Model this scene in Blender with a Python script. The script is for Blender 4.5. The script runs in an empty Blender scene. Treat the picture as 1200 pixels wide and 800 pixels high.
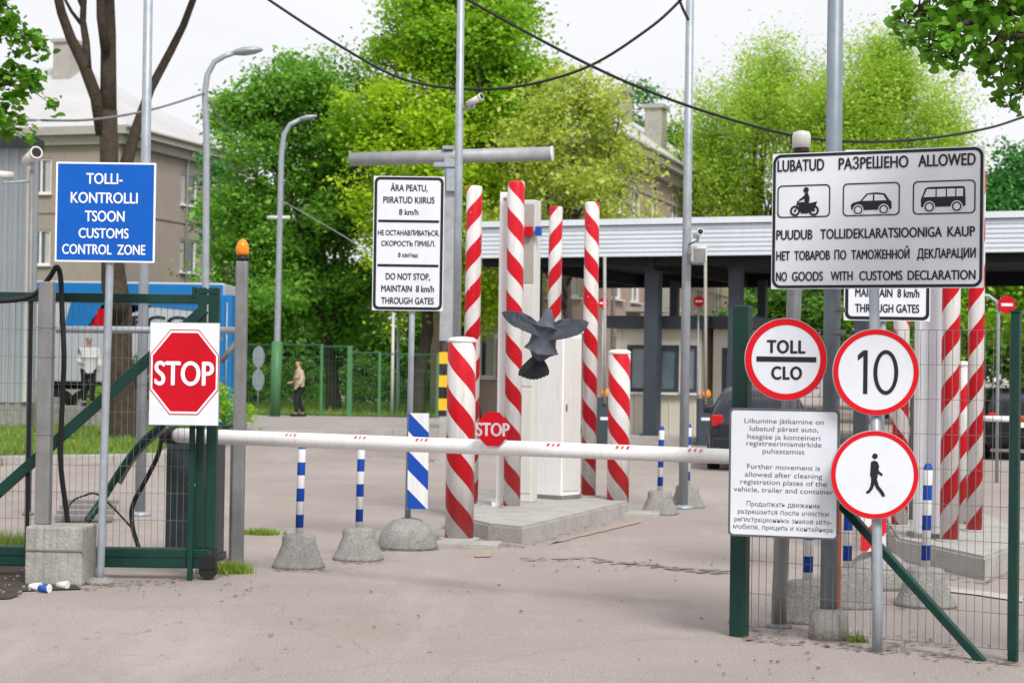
import bpy, bmesh, math, random
import numpy as np
from mathutils import Vector, Matrix, Euler
R = math.radians
PI = math.pi
sc = bpy.context.scene
COL = sc.collection
random.seed(7)
# ------------------------------------------------------------------ camera
FPX = 2200.0                      # focal length in photo pixels (1200 wide)
EYE = 1.70
cam_d = bpy.data.cameras.new('camera')
cam = bpy.data.objects.new('camera', cam_d)
COL.objects.link(cam)
cam_d.sensor_fit = 'HORIZONTAL'
cam_d.sensor_width = 36.0
cam_d.lens = FPX / 1200 * 36
cam_d.clip_start = 0.1
cam_d.clip_end = 2000
cam_d.dof.use_dof = True
cam_d.dof.focus_distance = 12.6
cam_d.dof.aperture_fstop = 4.5
CAM_R = (Matrix.Rotation(PI / 2 + math.atan(33 / FPX), 3, 'X') @ Matrix.Rotation(R(0.8), 3, 'Z'))
cam.matrix_world = Matrix.Translation((0, 0, EYE)) @ CAM_R.to_4x4()
sc.camera = cam

def ray(px, py):
    return CAM_R @ Vector(((px - 600) / FPX, -(py - 400) / FPX, -1))
def P(px, py, Y):                 # the point seen at a photo pixel, at a measured distance
    d = ray(px, py)
    return Vector((0, 0, EYE)) + d * (Y / d.y)
def G(px, py, z=0.0):             # the ground point seen at a photo pixel
    d = ray(px, py)
    return Vector((0, 0, EYE)) + d * ((z - EYE) / d.z)

# ------------------------------------------------------------------ light
world = bpy.data.worlds.new('World')
sc.world = world
world.use_nodes = True
wn, wl = world.node_tree.nodes, world.node_tree.links
wn.clear()
SUN_EL, SUN_AZ = 47, 158          # high behind the camera's right shoulder, veiled by cloud
out = wn.new('ShaderNodeOutputWorld')
sky = wn.new('ShaderNodeTexSky')
sky.sky_type = 'NISHITA'
sky.sun_disc = False
sky.sun_elevation = R(SUN_EL)
sky.sun_rotation = R(SUN_AZ)
bg_sky = wn.new('ShaderNodeBackground')
bg_sky.inputs[1].default_value = 0.06
bg_cloud = wn.new('ShaderNodeBackground')
tc = wn.new('ShaderNodeTexCoord')
mp = wn.new('ShaderNodeMapping')
mp.inputs['Scale'].default_value = (1.5, 1.5, 5)
nz = wn.new('ShaderNodeTexNoise')
nz.inputs['Scale'].default_value = 1.6
nz.inputs['Detail'].default_value = 5
rp = wn.new('ShaderNodeValToRGB')
rp.color_ramp.elements[0].position = 0.3
rp.color_ramp.elements[0].color = (0.90, 0.895, 0.935, 1)
rp.color_ramp.elements[1].position = 0.68
rp.color_ramp.elements[1].color = (1.0, 0.99, 1.0, 1)
bg_cloud.inputs[1].default_value = 0.77
mixs = wn.new('ShaderNodeMixShader')
mixs.inputs[0].default_value = 0.88
wl.new(tc.outputs['Generated'], mp.inputs[0])
wl.new(mp.outputs[0], nz.inputs['Vector'])
wl.new(nz.outputs[0], rp.inputs[0])
wl.new(rp.outputs[0], bg_cloud.inputs[0])
wl.new(sky.outputs[0], bg_sky.inputs[0])
wl.new(bg_sky.outputs[0], mixs.inputs[1])
wl.new(bg_cloud.outputs[0], mixs.inputs[2])
wl.new(mixs.outputs[0], out.inputs[0])
sd = bpy.data.lights.new('sun', 'SUN')
sd.energy = 2.5
sd.angle = R(18)
sd.color = (1.0, 0.97, 0.93)
sun = bpy.data.objects.new('sun', sd)
COL.objects.link(sun)
_az = R(SUN_AZ)
_dir = Vector((math.sin(_az) * math.cos(R(SUN_EL)), math.cos(_az) * math.cos(R(SUN_EL)), math.sin(R(SUN_EL))))
sun.rotation_euler = (_dir).to_track_quat('Z', 'Y').to_euler()
vs = sc.view_settings
vs.view_transform = 'Standard'
vs.look = 'None'
vs.gamma = 1.0
vs.use_curve_mapping = False
vs.exposure = 0.50
sc.cycles.max_bounces = 6
sc.cycles.transparent_max_bounces = 8

# ------------------------------------------------------------------ materials
def mat(name, col, rough=0.6, metal=0.0, var=0.12, scale=3.0, bump=0.0, bscale=60.0,
        dirt=None, dirt_amt=0.0, streak=False, spec=0.3, speck=0.0):
    m = bpy.data.materials.new(name)
    m.use_nodes = True
    n, l = m.node_tree.nodes, m.node_tree.links
    b = n['Principled BSDF']
    b.inputs['Roughness'].default_value = rough
    b.inputs['Metallic'].default_value = metal
    b.inputs['Specular IOR Level'].default_value = spec
    t = n.new('ShaderNodeTexCoord')
    nz = n.new('ShaderNodeTexNoise')
    nz.inputs['Scale'].default_value = scale
    nz.inputs['Detail'].default_value = 6
    nz.inputs['Roughness'].default_value = 0.65
    l.new(t.outputs['Object'], nz.inputs['Vector'])
    rp = n.new('ShaderNodeValToRGB')
    rp.color_ramp.elements[0].position = 0.3
    rp.color_ramp.elements[1].position = 0.7
    rp.color_ramp.elements[0].color = (*[max(0, c * (1 - var)) for c in col], 1)
    rp.color_ramp.elements[1].color = (*[min(1, c * (1 + var)) for c in col], 1)
    l.new(nz.outputs[0], rp.inputs[0])
    o = rp.outputs[0]
    if dirt_amt > 0:
        mp = n.new('ShaderNodeMapping')
        mp.inputs['Scale'].default_value = (14, 14, 1.2) if streak else (2.2, 2.2, 2.2)
        l.new(t.outputs['Object'], mp.inputs[0])
        n2 = n.new('ShaderNodeTexNoise')
        n2.inputs['Scale'].default_value = 1.6
        n2.inputs['Detail'].default_value = 8
        n2.inputs['Roughness'].default_value = 0.7
        l.new(mp.outputs[0], n2.inputs['Vector'])
        r2 = n.new('ShaderNodeMapRange')
        r2.inputs[1].default_value = 0.48
        r2.inputs[2].default_value = 0.75
        r2.inputs[3].default_value = 0.0
        r2.inputs[4].default_value = dirt_amt
        l.new(n2.outputs[0], r2.inputs[0])
        mx = n.new('ShaderNodeMix')
        mx.data_type = 'RGBA'
        l.new(r2.outputs[0], mx.inputs[0])
        l.new(o, mx.inputs[6])
        mx.inputs[7].default_value = (*(dirt or (0.12, 0.1, 0.08)), 1)
        o = mx.outputs[2]
    if speck > 0:
        v = n.new('ShaderNodeTexNoise')
        v.inputs['Scale'].default_value = 70
        v.inputs['Detail'].default_value = 3
        l.new(t.outputs['Object'], v.inputs['Vector'])
        r3 = n.new('ShaderNodeMapRange')
        r3.inputs[1].default_value = 0.35
        r3.inputs[2].default_value = 0.65
        r3.inputs[3].default_value = 1 - speck
        r3.inputs[4].default_value = 1 + speck
        l.new(v.outputs[0], r3.inputs[0])
        mx = n.new('ShaderNodeMix')
        mx.data_type = 'RGBA'
        mx.blend_type = 'MULTIPLY'
        mx.inputs[0].default_value = 1
        cx = n.new('ShaderNodeCombineColor')
        for i in range(3):
            l.new(r3.outputs[0], cx.inputs[i])
        l.new(o, mx.inputs[6])
        l.new(cx.outputs[0], mx.inputs[7])
        o = mx.outputs[2]
    l.new(o, b.inputs['Base Color'])
    if bump > 0:
        n3 = n.new('ShaderNodeTexNoise')
        n3.inputs['Scale'].default_value = bscale
        n3.inputs['Detail'].default_value = 4
        l.new(t.outputs['Object'], n3.inputs['Vector'])
        bp = n.new('ShaderNodeBump')
        bp.inputs['Strength'].default_value = bump
        bp.inputs['Distance'].default_value = 0.02
        l.new(n3.outputs[0], bp.inputs['Height'])
        l.new(bp.outputs[0], b.inputs['Normal'])
    return m

def math_node(n, l, op, a, b=None):
    x = n.new('ShaderNodeMath')
    x.operation = op
    for i, v in enumerate((a, b)):
        if v is None:
            continue
        if isinstance(v, (int, float)):
            x.inputs[i].default_value = v
        else:
            l.new(v, x.inputs[i])
    return x.outputs[0]

def helix_mat(name, period, starts, sign, red=(0.56, 0.003, 0.014), phase=0.0):
    """red reflective tape wound round a white post"""
    m = mat(name, (0.72, 0.71, 0.70), 0.38, var=0.08, scale=4, dirt=(0.33, 0.28, 0.23), dirt_amt=0.55, streak=True)
    n, l = m.node_tree.nodes, m.node_tree.links
    b = n['Principled BSDF']
    base = b.inputs['Base Color'].links[0].from_socket
    t = n.new('ShaderNodeTexCoord')
    s = n.new('ShaderNodeSeparateXYZ')
    l.new(t.outputs['Object'], s.inputs[0])
    ny = math_node(n, l, 'MULTIPLY', s.outputs[1], -1)
    ang = math_node(n, l, 'ARCTAN2', s.outputs[0], ny)       # zero faces the road, seam at the rear
    turns = math_node(n, l, 'MULTIPLY', ang, sign * starts / (2 * PI))
    zz = math_node(n, l, 'DIVIDE', s.outputs[2], period)
    f = math_node(n, l, 'FRACT', math_node(n, l, 'ADD', math_node(n, l, 'ADD', zz, turns), 40 + phase))
    is_red = math_node(n, l, 'LESS_THAN', f, 0.5)
    edge = n.new('ShaderNodeTexNoise')
    edge.inputs['Scale'].default_value = 7
    l.new(t.outputs['Object'], edge.inputs['Vector'])
    rr = n.new('ShaderNodeValToRGB')
    rr.color_ramp.elements[0].color = (*[c * 0.82 for c in red], 1)
    rr.color_ramp.elements[1].color = (*[min(1, c * 1.15 + 0.006) for c in red], 1)
    l.new(edge.outputs[0], rr.inputs[0])
    chip = n.new('ShaderNodeTexNoise')
    chip.inputs['Scale'].default_value = 16
    chip.inputs['Detail'].default_value = 7
    chip.inputs['Roughness'].default_value = 0.75
    l.new(t.outputs['Object'], chip.inputs['Vector'])
    keep = math_node(n, l, 'LESS_THAN', chip.outputs[0], 0.665)
    mx = n.new('ShaderNodeMix')
    mx.data_type = 'RGBA'
    l.new(math_node(n, l, 'MULTIPLY', is_red, keep), mx.inputs[0])
    l.new(base, mx.inputs[6])
    l.new(rr.outputs[0], mx.inputs[7])
    # road splash on the lowest part, broken up by noise
    sp = n.new('ShaderNodeTexNoise')
    sp.inputs['Scale'].default_value = 9
    sp.inputs['Detail'].default_value = 8
    l.new(t.outputs['Object'], sp.inputs['Vector'])
    hz = n.new('ShaderNodeMapRange')
    hz.inputs[1].default_value = 0.0
    hz.inputs[2].default_value = 0.55
    hz.inputs[3].default_value = 0.62
    hz.inputs[4].default_value = 0.0
    l.new(s.outputs[2], hz.inputs[0])
    sf = math_node(n, l, 'MULTIPLY', hz.outputs[0], sp.outputs[0])
    mz_ = n.new('ShaderNodeMix')
    mz_.data_type = 'RGBA'
    l.new(sf, mz_.inputs[0])
    l.new(mx.outputs[2], mz_.inputs[6])
    mz_.inputs[7].default_value = (0.20, 0.16, 0.13, 1)
    l.new(mz_.outputs[2], b.inputs['Base Color'])
    return m

def band_mat(name, col_a, col_b, z0, period, axis=2, duty=0.5, slope=0.0):
    m = mat(name, col_a, 0.45, var=0.06, dirt=(0.35, 0.3, 0.25), dirt_amt=0.4, streak=True)
    n, l = m.node_tree.nodes, m.node_tree.links
    b = n['Principled BSDF']
    base = b.inputs['Base Color'].links[0].from_socket
    t = n.new('ShaderNodeTexCoord')
    s = n.new('ShaderNodeSeparateXYZ')
    l.new(t.outputs['Object'], s.inputs[0])
    q = math_node(n, l, 'SUBTRACT', s.outputs[axis], z0)
    if slope:
        q = math_node(n, l, 'ADD', q, math_node(n, l, 'MULTIPLY', s.outputs[0], slope))
    f = math_node(n, l, 'FRACT', math_node(n, l, 'ADD', math_node(n, l, 'DIVIDE', q, period), 40))
    k = math_node(n, l, 'LESS_THAN', f, duty)
    mx = n.new('ShaderNodeMix')
    mx.data_type = 'RGBA'
    l.new(k, mx.inputs[0])
    l.new(base, mx.inputs[6])
    mx.inputs[7].default_value = (*col_b, 1)
    l.new(mx.outputs[2], b.inputs['Base Color'])
    return m

def leaf_mat(name, dark, light, trans=0.35, nscale=0.45):
    m = bpy.data.materials.new(name)
    m.use_nodes = True
    n, l = m.node_tree.nodes, m.node_tree.links
    n.clear()
    o = n.new('ShaderNodeOutputMaterial')
    t = n.new('ShaderNodeTexCoord')
    nz = n.new('ShaderNodeTexNoise')
    nz.inputs['Scale'].default_value = nscale
    nz.inputs['Detail'].default_value = 3
    l.new(t.outputs['Object'], nz.inputs['Vector'])
    g = n.new('ShaderNodeNewGeometry')
    a = math_node(n, l, 'MULTIPLY', g.outputs['Random Per Island'], 0.5)
    c = math_node(n, l, 'MULTIPLY', nz.outputs[0], 1.1)
    f = math_node(n, l, 'SUBTRACT', math_node(n, l, 'ADD', a, c), 0.3)
    rp = n.new('ShaderNodeValToRGB')
    rp.color_ramp.elements[0].color = (*dark, 1)
    rp.color_ramp.elements[1].color = (*light, 1)
    l.new(f, rp.inputs[0])
    d = n.new('ShaderNodeBsdfPrincipled')
    d.inputs['Roughness'].default_value = 0.42
    d.inputs['Specular IOR Level'].default_value = 0.4
    l.new(rp.outputs[0], d.inputs['Base Color'])
    tr = n.new('ShaderNodeBsdfTranslucent')
    l.new(rp.outputs[0], tr.inputs[0])
    mx = n.new('ShaderNodeMixShader')
    mx.inputs[0].default_value = trans
    l.new(d.outputs[0], mx.inputs[1])
    l.new(tr.outputs[0], mx.inputs[2])
    l.new(mx.outputs[0], o.inputs[0])
    return m

def glass_mat(name, col, rough=0.06):
    m = mat(name, col, rough, var=0.35, scale=0.9, spec=0.8)
    return m

RED = (0.60, 0.012, 0.022)
BLUE = (0.012, 0.075, 0.42)
M = {}
M['galv'] = mat('galvanised_steel', (0.34, 0.38, 0.42), 0.48, 0.35, 0.14, 9, dirt=(0.24, 0.22, 0.2), dirt_amt=0.5, streak=True)
M['pole_blue'] = mat('blue_grey_steel', (0.22, 0.26, 0.30), 0.5, 0.3, 0.12, 7, dirt=(0.16, 0.17, 0.18), dirt_amt=0.5, streak=True)
M['galv_dark'] = mat('weathered_steel', (0.21, 0.215, 0.215), 0.55, 0.3, 0.16, 7, dirt=(0.15, 0.12, 0.1), dirt_amt=0.6, streak=True)
M['pipe_grey'] = mat('grey_painted_pipe', (0.34, 0.35, 0.37), 0.5, 0.1, 0.14, 5, dirt=(0.2, 0.2, 0.2), dirt_amt=0.6)
M['green'] = mat('dark_green_paint', (0.003, 0.036, 0.027), 0.42, 0, 0.2, 6, dirt=(0.03, 0.045, 0.038), dirt_amt=0.4, streak=True)
M['green_light'] = mat('mid_green_paint', (0.07, 0.2, 0.085), 0.45, 0, 0.15, 5)
M['fence_green'] = mat('green_wire_coating', (0.03, 0.10, 0.06), 0.5)
M['wire'] = mat('dull_wire', (0.17, 0.165, 0.155), 0.5, 0.2)
M['black'] = mat('black_rubber', (0.012, 0.012, 0.014), 0.55)
M['ink'] = mat('black_sign_vinyl', (0.012, 0.012, 0.018), 0.45, var=0.3)
M['ink_soft'] = mat('faded_sign_print', (0.10, 0.105, 0.115), 0.5, var=0.25)
M['white_sign'] = mat('white_reflective_sheet', (0.68, 0.71, 0.77), 0.5, 0, 0.03, 2.5, dirt=(0.52, 0.52, 0.52), dirt_amt=0.35)
M['white'] = mat('white_paint', (0.78, 0.78, 0.78), 0.42, 0, 0.04, 3, dirt=(0.5, 0.47, 0.42), dirt_amt=0.4, streak=True)
M['cream_white'] = mat('off_white_enamel', (0.60, 0.60, 0.565), 0.42, 0, 0.04, 2, dirt=(0.42, 0.40, 0.36), dirt_amt=0.4, streak=True)
M['red_sign'] = mat('red_reflective_sheet', (0.50, 0.003, 0.014), 0.5, 0, 0.09, 4, dirt=(0.42, 0.02, 0.03), dirt_amt=0.3, spec=.15)
M['red_ring'] = mat('red_ring_sheet', (0.60, 0.008, 0.014), 0.5, 0, 0.08, 4, spec=.15)
M['blue_sign'] = mat('blue_reflective_sheet', (0.005, 0.098, 0.45), 0.5, 0, 0.07, 2.5, dirt=(0.01, 0.09, 0.42), dirt_amt=0.4, spec=.15)
M['blue'] = mat('blue_tape', BLUE, 0.45)
M['white_letter'] = mat('white_letter_vinyl', (0.80, 0.82, 0.86), 0.45, 0, 0.03)
M['concrete'] = mat('aged_concrete', (0.33, 0.32, 0.295), 0.9, 0, 0.2, 6, 0.4, 45, dirt=(0.13, 0.125, 0.11), dirt_amt=0.85, streak=True, speck=0.10)
M['concrete_base'] = mat('coarse_concrete', (0.27, 0.265, 0.25), 0.92, 0, 0.2, 9, 0.7, 55, dirt=(0.13, 0.125, 0.11), dirt_amt=0.7, speck=0.17)
M['kerb'] = mat('kerb_stone', (0.38, 0.365, 0.345), 0.9, 0, 0.1, 3, 0.4, 40, dirt=(0.2, 0.18, 0.15), dirt_amt=0.6, speck=0.1)
M['amber'] = mat('amber_lens', (0.85, 0.24, 0.015), 0.2, 0, 0.12, 20)
M['orange'] = mat('orange_plastic', (0.72, 0.13, 0.03), 0.45)
M['yellow'] = mat('yellow_paint', (0.72, 0.42, 0.02), 0.45)
M['cabinet'] = mat('dark_slate_cabinet', (0.028, 0.043, 0.047), 0.45, 0, 0.25, 6, dirt=(0.06, 0.06, 0.055), dirt_amt=0.5)
M['bark'] = mat('dark_bark', (0.05, 0.037, 0.028), 0.95, 0, 0.4, 9, 0.9, 22, dirt=(0.05, 0.075, 0.02), dirt_amt=0.4)
M['bark_grey'] = mat('grey_bark', (0.06, 0.05, 0.04), 0.95, 0, 0.35, 6, 0.7, 20)
M['stucco'] = mat('brown_stucco', (0.32, 0.272, 0.24), 0.95, 0, 0.07, 0.5, 0.2, 20, dirt=(0.2, 0.17, 0.15), dirt_amt=0.6, streak=True)
M['stucco_pink'] = mat('pinkish_stucco', (0.39, 0.30, 0.255), 0.95, 0, 0.07, 0.6, 0.2, 20, dirt=(0.22, 0.18, 0.155), dirt_amt=0.6, streak=True)
M['roof_sheet'] = mat('pale_roof_sheet', (0.47, 0.465, 0.475), 0.7, 0, 0.08, 0.4, dirt=(0.36, 0.355, 0.36), dirt_amt=0.4)
M['eave'] = mat('eave_board', (0.36, 0.34, 0.31), 0.85)
M['glass'] = glass_mat('window_glass', (0.06, 0.075, 0.085))
M['glass_booth'] = glass_mat('booth_glass', (0.16, 0.22, 0.24))
M['frame_white'] = mat('white_window_frame', (0.72, 0.72, 0.71), 0.5)
M['curtain'] = mat('net_curtain', (0.42, 0.41, 0.39), 0.9)
M['fascia'] = mat('ribbed_metal_fascia', (0.66, 0.71, 0.76), 0.5, 0.0, 0.05, 0.8, dirt=(0.48, 0.52, 0.57), dirt_amt=0.5, streak=True)
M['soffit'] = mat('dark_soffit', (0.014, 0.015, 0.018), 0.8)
M['col_dark'] = mat('dark_steel_column', (0.045, 0.055, 0.07), 0.5)
M['booth'] = mat('cream_cladding', (0.60, 0.56, 0.47), 0.7, 0, 0.05, 1)
M['skin'] = mat('skin', (0.48, 0.29, 0.21), 0.6)
M['jacket'] = mat('beige_jacket', (0.50, 0.40, 0.28), 0.9, 0, 0.12, 12)
M['dark_cloth'] = mat('dark_cloth', (0.02, 0.02, 0.025), 0.9)
M['white_cloth'] = mat('white_cloth', (0.72, 0.73, 0.76), 0.9)
M['hair'] = mat('grey_brown_hair', (0.16, 0.11, 0.09), 0.8)
M['feather'] = mat('slate_feathers', (0.045, 0.052, 0.068), 0.75, 0, 0.3, 14)
M['feather_pale'] = mat('pale_grey_feathers', (0.28, 0.30, 0.33), 0.75, 0, 0.25, 18)
M['feather_body'] = mat('blue_grey_feathers', (0.075, 0.085, 0.11), 0.75, 0, 0.3, 16)
M['feather_dark'] = mat('blackish_feathers', (0.018, 0.02, 0.024), 0.75, 0, 0.25, 18)
M['beak'] = mat('dark_beak', (0.05, 0.04, 0.04), 0.5)
M['trailer_blue'] = mat('blue_tarpaulin', (0.008, 0.17, 0.46), 0.5, 0, 0.1, 0.7)
M['trailer_white'] = mat('white_tarpaulin', (0.47, 0.50, 0.53), 0.5, 0, 0.06, 0.6)
M['shed'] = mat('grey_corrugated_sheet', (0.40, 0.43, 0.47), 0.55, 0.1, 0.06, 0.8, dirt=(0.3, 0.31, 0.33), dirt_amt=0.5, streak=True)
M['brick'] = mat('reddish_brick', (0.22, 0.11, 0.08), 0.9, 0, 0.15, 3)

# ------------------------------------------------------------------ mesh building
class MB:
    """collects shapes into one mesh; points are given in world space minus org"""
    def __init__(self, org=(0, 0, 0)):
        self.bm = bmesh.new()
        self.o = Vector(org)
        self.mi = 0
    def v(self, p):
        return self.bm.verts.new(Vector(p) - self.o)
    def f(self, vs, smooth=False):
        try:
            fc = self.bm.faces.new(vs)
        except ValueError:
            return None
        fc.material_index = self.mi
        fc.smooth = smooth
        return fc
    def box(self, c, s, rz=0.0, rot=None, bev=0.0):
        c = Vector(c)
        Rm = rot if rot is not None else Matrix.Rotation(rz, 3, 'Z')
        vs = []
        for x in (-.5, .5):
            for y in (-.5, .5):
                for z in (-.5, .5):
                    vs.append(self.v(c + Rm @ Vector((x * s[0], y * s[1], z * s[2]))))
        fs = [self.f([vs[i] for i in q]) for q in ((0, 1, 3, 2), (4, 6, 7, 5), (0, 4, 5, 1), (2, 3, 7, 6), (0, 2, 6, 4), (1, 5, 7, 3))]
        if bev > 0:
            es = {e for fc in fs for e in fc.edges}
            bmesh.ops.bevel(self.bm, geom=list(es), offset=bev, segments=2, affect='EDGES', profile=0.6)
        return self
    def ring_pts(self, p, d, r, seg, ref=None):
        d = d.normalized()
        a = ref if ref is not None else (Vector((0, 1, 0)) if abs(d.y) < 0.9 else Vector((1, 0, 0)))
        u = d.cross(a).normalized()
        w = d.cross(u).normalized()
        return [p + (u * math.cos(2 * PI * i / seg) + w * math.sin(2 * PI * i / seg)) * r for i in range(seg)]
    def tube(self, pts, r, seg=12, cap=True):
        pts = [Vector(p) for p in pts]
        rs = r if isinstance(r, (list, tuple)) else [r] * len(pts)
        rings = []
        for i, p in enumerate(pts):
            if i == 0:
                d = pts[1] - pts[0]
            elif i == len(pts) - 1:
                d = pts[-1] - pts[-2]
            else:
                d = (pts[i + 1] - p).normalized() + (p - pts[i - 1]).normalized()
            rings.append([self.v(q) for q in self.ring_pts(p, d, rs[i], seg)])
        for a, b in zip(rings, rings[1:]):
            for i in range(seg):
                j = (i + 1) % seg
                self.f([a[i], a[j], b[j], b[i]], True)
        if cap:
            self.f(rings[0][::-1])
            self.f(rings[-1])
        return self
    def lathe(self, prof, c, seg=24, expo=2.0, rz=0.0, sy=1.0):
        """prof: [(r, z)], about a vertical axis through c; expo > 2 squares the plan"""
        c = Vector(c)
        rings = []
        for r, z in prof:
            ring = []
            for i in range(seg):
                a = 2 * PI * i / seg
                ca, sa = math.cos(a), math.sin(a)
                k = (abs(ca) ** expo + abs(sa) ** expo) ** (-1 / expo)
                x, y = r * k * ca, r * k * sa * sy
                ring.append(self.v(c + Vector((x * math.cos(rz) - y * math.sin(rz), x * math.sin(rz) + y * math.cos(rz), z))))
            rings.append(ring)
        for a, b in zip(rings, rings[1:]):
            for i in range(seg):
                j = (i + 1) % seg
                self.f([a[i], a[j], b[j], b[i]], True)
        self.f(rings[0][::-1])
        self.f(rings[-1])
        return self
    def prism(self, poly, y0, y1, fn=None):
        """poly in (x, z); extruded along local y"""
        fn = fn or (lambda x, y, z: Vector((x, y, z)))
        a = [self.v(fn(x, y0, z)) for x, z in poly]
        b = [self.v(fn(x, y1, z)) for x, z in poly]
        self.f(a)
        self.f(b[::-1])
        nn = len(poly)
        for i in range(nn):
            j = (i + 1) % nn
            self.f([a[j], a[i], b[i], b[j]])
        return self
    def flat(self, poly, y):
        vs = [self.v((x, y, z)) for x, z in poly]
        self.f(vs)
        return self
    def ring(self, outer, inner, y):
        a = [self.v((x, y, z)) for x, z in outer]
        b = [self.v((x, y, z)) for x, z in inner]
        nn = len(a)
        for i in range(nn):
            j = (i + 1) % nn
            self.f([a[i], a[j], b[j], b[i]])
        return self
    def slab(self, poly, z0, z1):
        a = [self.v((p[0], p[1], z0)) for p in poly]
        b = [self.v((p[0], p[1], z1)) for p in poly]
        self.f(a[::-1])
        self.f(b)
        nn = len(poly)
        for i in range(nn):
            j = (i + 1) % nn
            self.f([a[i], a[j], b[j], b[i]])
        return self
    def text(self, s, cx, cz, y, cap, width=None, bold=0.012, space=1.0):
        cu = bpy.data.curves.new('t', 'FONT')
        cu.body = s.translate(str.maketrans('еаорсхуЕАОРСХВНКМТ', 'eaopcxyEAOPCXBHKMT'))
        cu.size = 1
        cu.space_character = space
        ob = bpy.data.objects.new('t', cu)
        COL.objects.link(ob)
        dg = bpy.context.evaluated_depsgraph_get()
        me = bpy.data.meshes.new_from_object(ob.evaluated_get(dg))
        bpy.data.objects.remove(ob)
        co = np.empty(len(me.vertices) * 3)
        me.vertices.foreach_get('co', co)
        co = co.reshape(-1, 3)
        x0, x1 = co[:, 0].min(), co[:, 0].max()
        k = cap / 0.728
        kx = width / (x1 - x0) if width else k
        sh = bold * cap * 1.15
        for q, (dx, dz) in enumerate(((0, 0), (sh, 0), (-sh, 0), (0, sh * .6), (0, -sh * .6)) if bold > 0 else ((0, 0),)):
            vs = [self.v((cx + (c[0] - (x0 + x1) / 2) * kx + dx, y - .0002 * q, cz - cap / 2 + c[1] * k + dz)) for c in co]
            for p in me.polygons:
                self.f([vs[i] for i in p.vertices])
        bpy.data.meshes.remove(me)
        return self
    def build(self, name, m, parent=None, label=None, tri=True, fixn=True):
        if tri:
            big = [f for f in self.bm.faces if len(f.verts) > 4]
            if big:
                bmesh.ops.triangulate(self.bm, faces=big)
        if fixn:
            bmesh.ops.recalc_face_normals(self.bm, faces=self.bm.faces[:])
        me = bpy.data.meshes.new(name)
        self.bm.to_mesh(me)
        self.bm.free()
        for x in (m if isinstance(m, (list, tuple)) else [m]):
            me.materials.append(x)
        ob = bpy.data.objects.new(name, me)
        COL.objects.link(ob)
        if parent is not None:
            ob.parent = parent
        else:
            ob.location = self.o
        if label:
            ob['label'] = label
        return ob

def tag(o, label=None, cat=None, group=None, kind=None):
    if label: o['label'] = label
    if cat: o['category'] = cat
    if group: o['group'] = group
    if kind: o['kind'] = kind
    return o
def thing(name, label, cat, loc, rz=0.0, group=None):
    o = bpy.data.objects.new(name, None)
    o.empty_display_size = 0.1
    COL.objects.link(o)
    o.location = loc
    o.rotation_euler = (0, 0, rz)
    return tag(o, label, cat, group)
def copy_thing(root, loc, label, rz=None):
    c = root.copy()
    COL.objects.link(c)
    c.location = loc
    if rz is not None: c.rotation_euler = (0, 0, rz)
    c['label'] = label
    for ch in list(root.children):
        d = ch.copy(); COL.objects.link(d); d.parent = c
        for g in list(ch.children):
            e = g.copy(); COL.objects.link(e); e.parent = d
    return c
def structure(name, mb, m):
    return tag(mb.build(name, m), kind='structure')
def rrect(x0, x1, z0, z1, r, seg=5):
    pts = []
    for cx, cz, a0 in ((x1 - r, z1 - r, 0), (x0 + r, z1 - r, 90), (x0 + r, z0 + r, 180), (x1 - r, z0 + r, 270)):
        for i in range(seg + 1):
            a = R(a0 + 90 * i / seg)
            pts.append((cx + r * math.cos(a), cz + r * math.sin(a)))
    return pts
def circ(cx, cz, r, n=48, a0=0.0):
    return [(cx + r * math.cos(2 * PI * i / n + a0), cz + r * math.sin(2 * PI * i / n + a0)) for i in range(n)]
def between(a, b, t):
    return a + (b - a) * t

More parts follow.
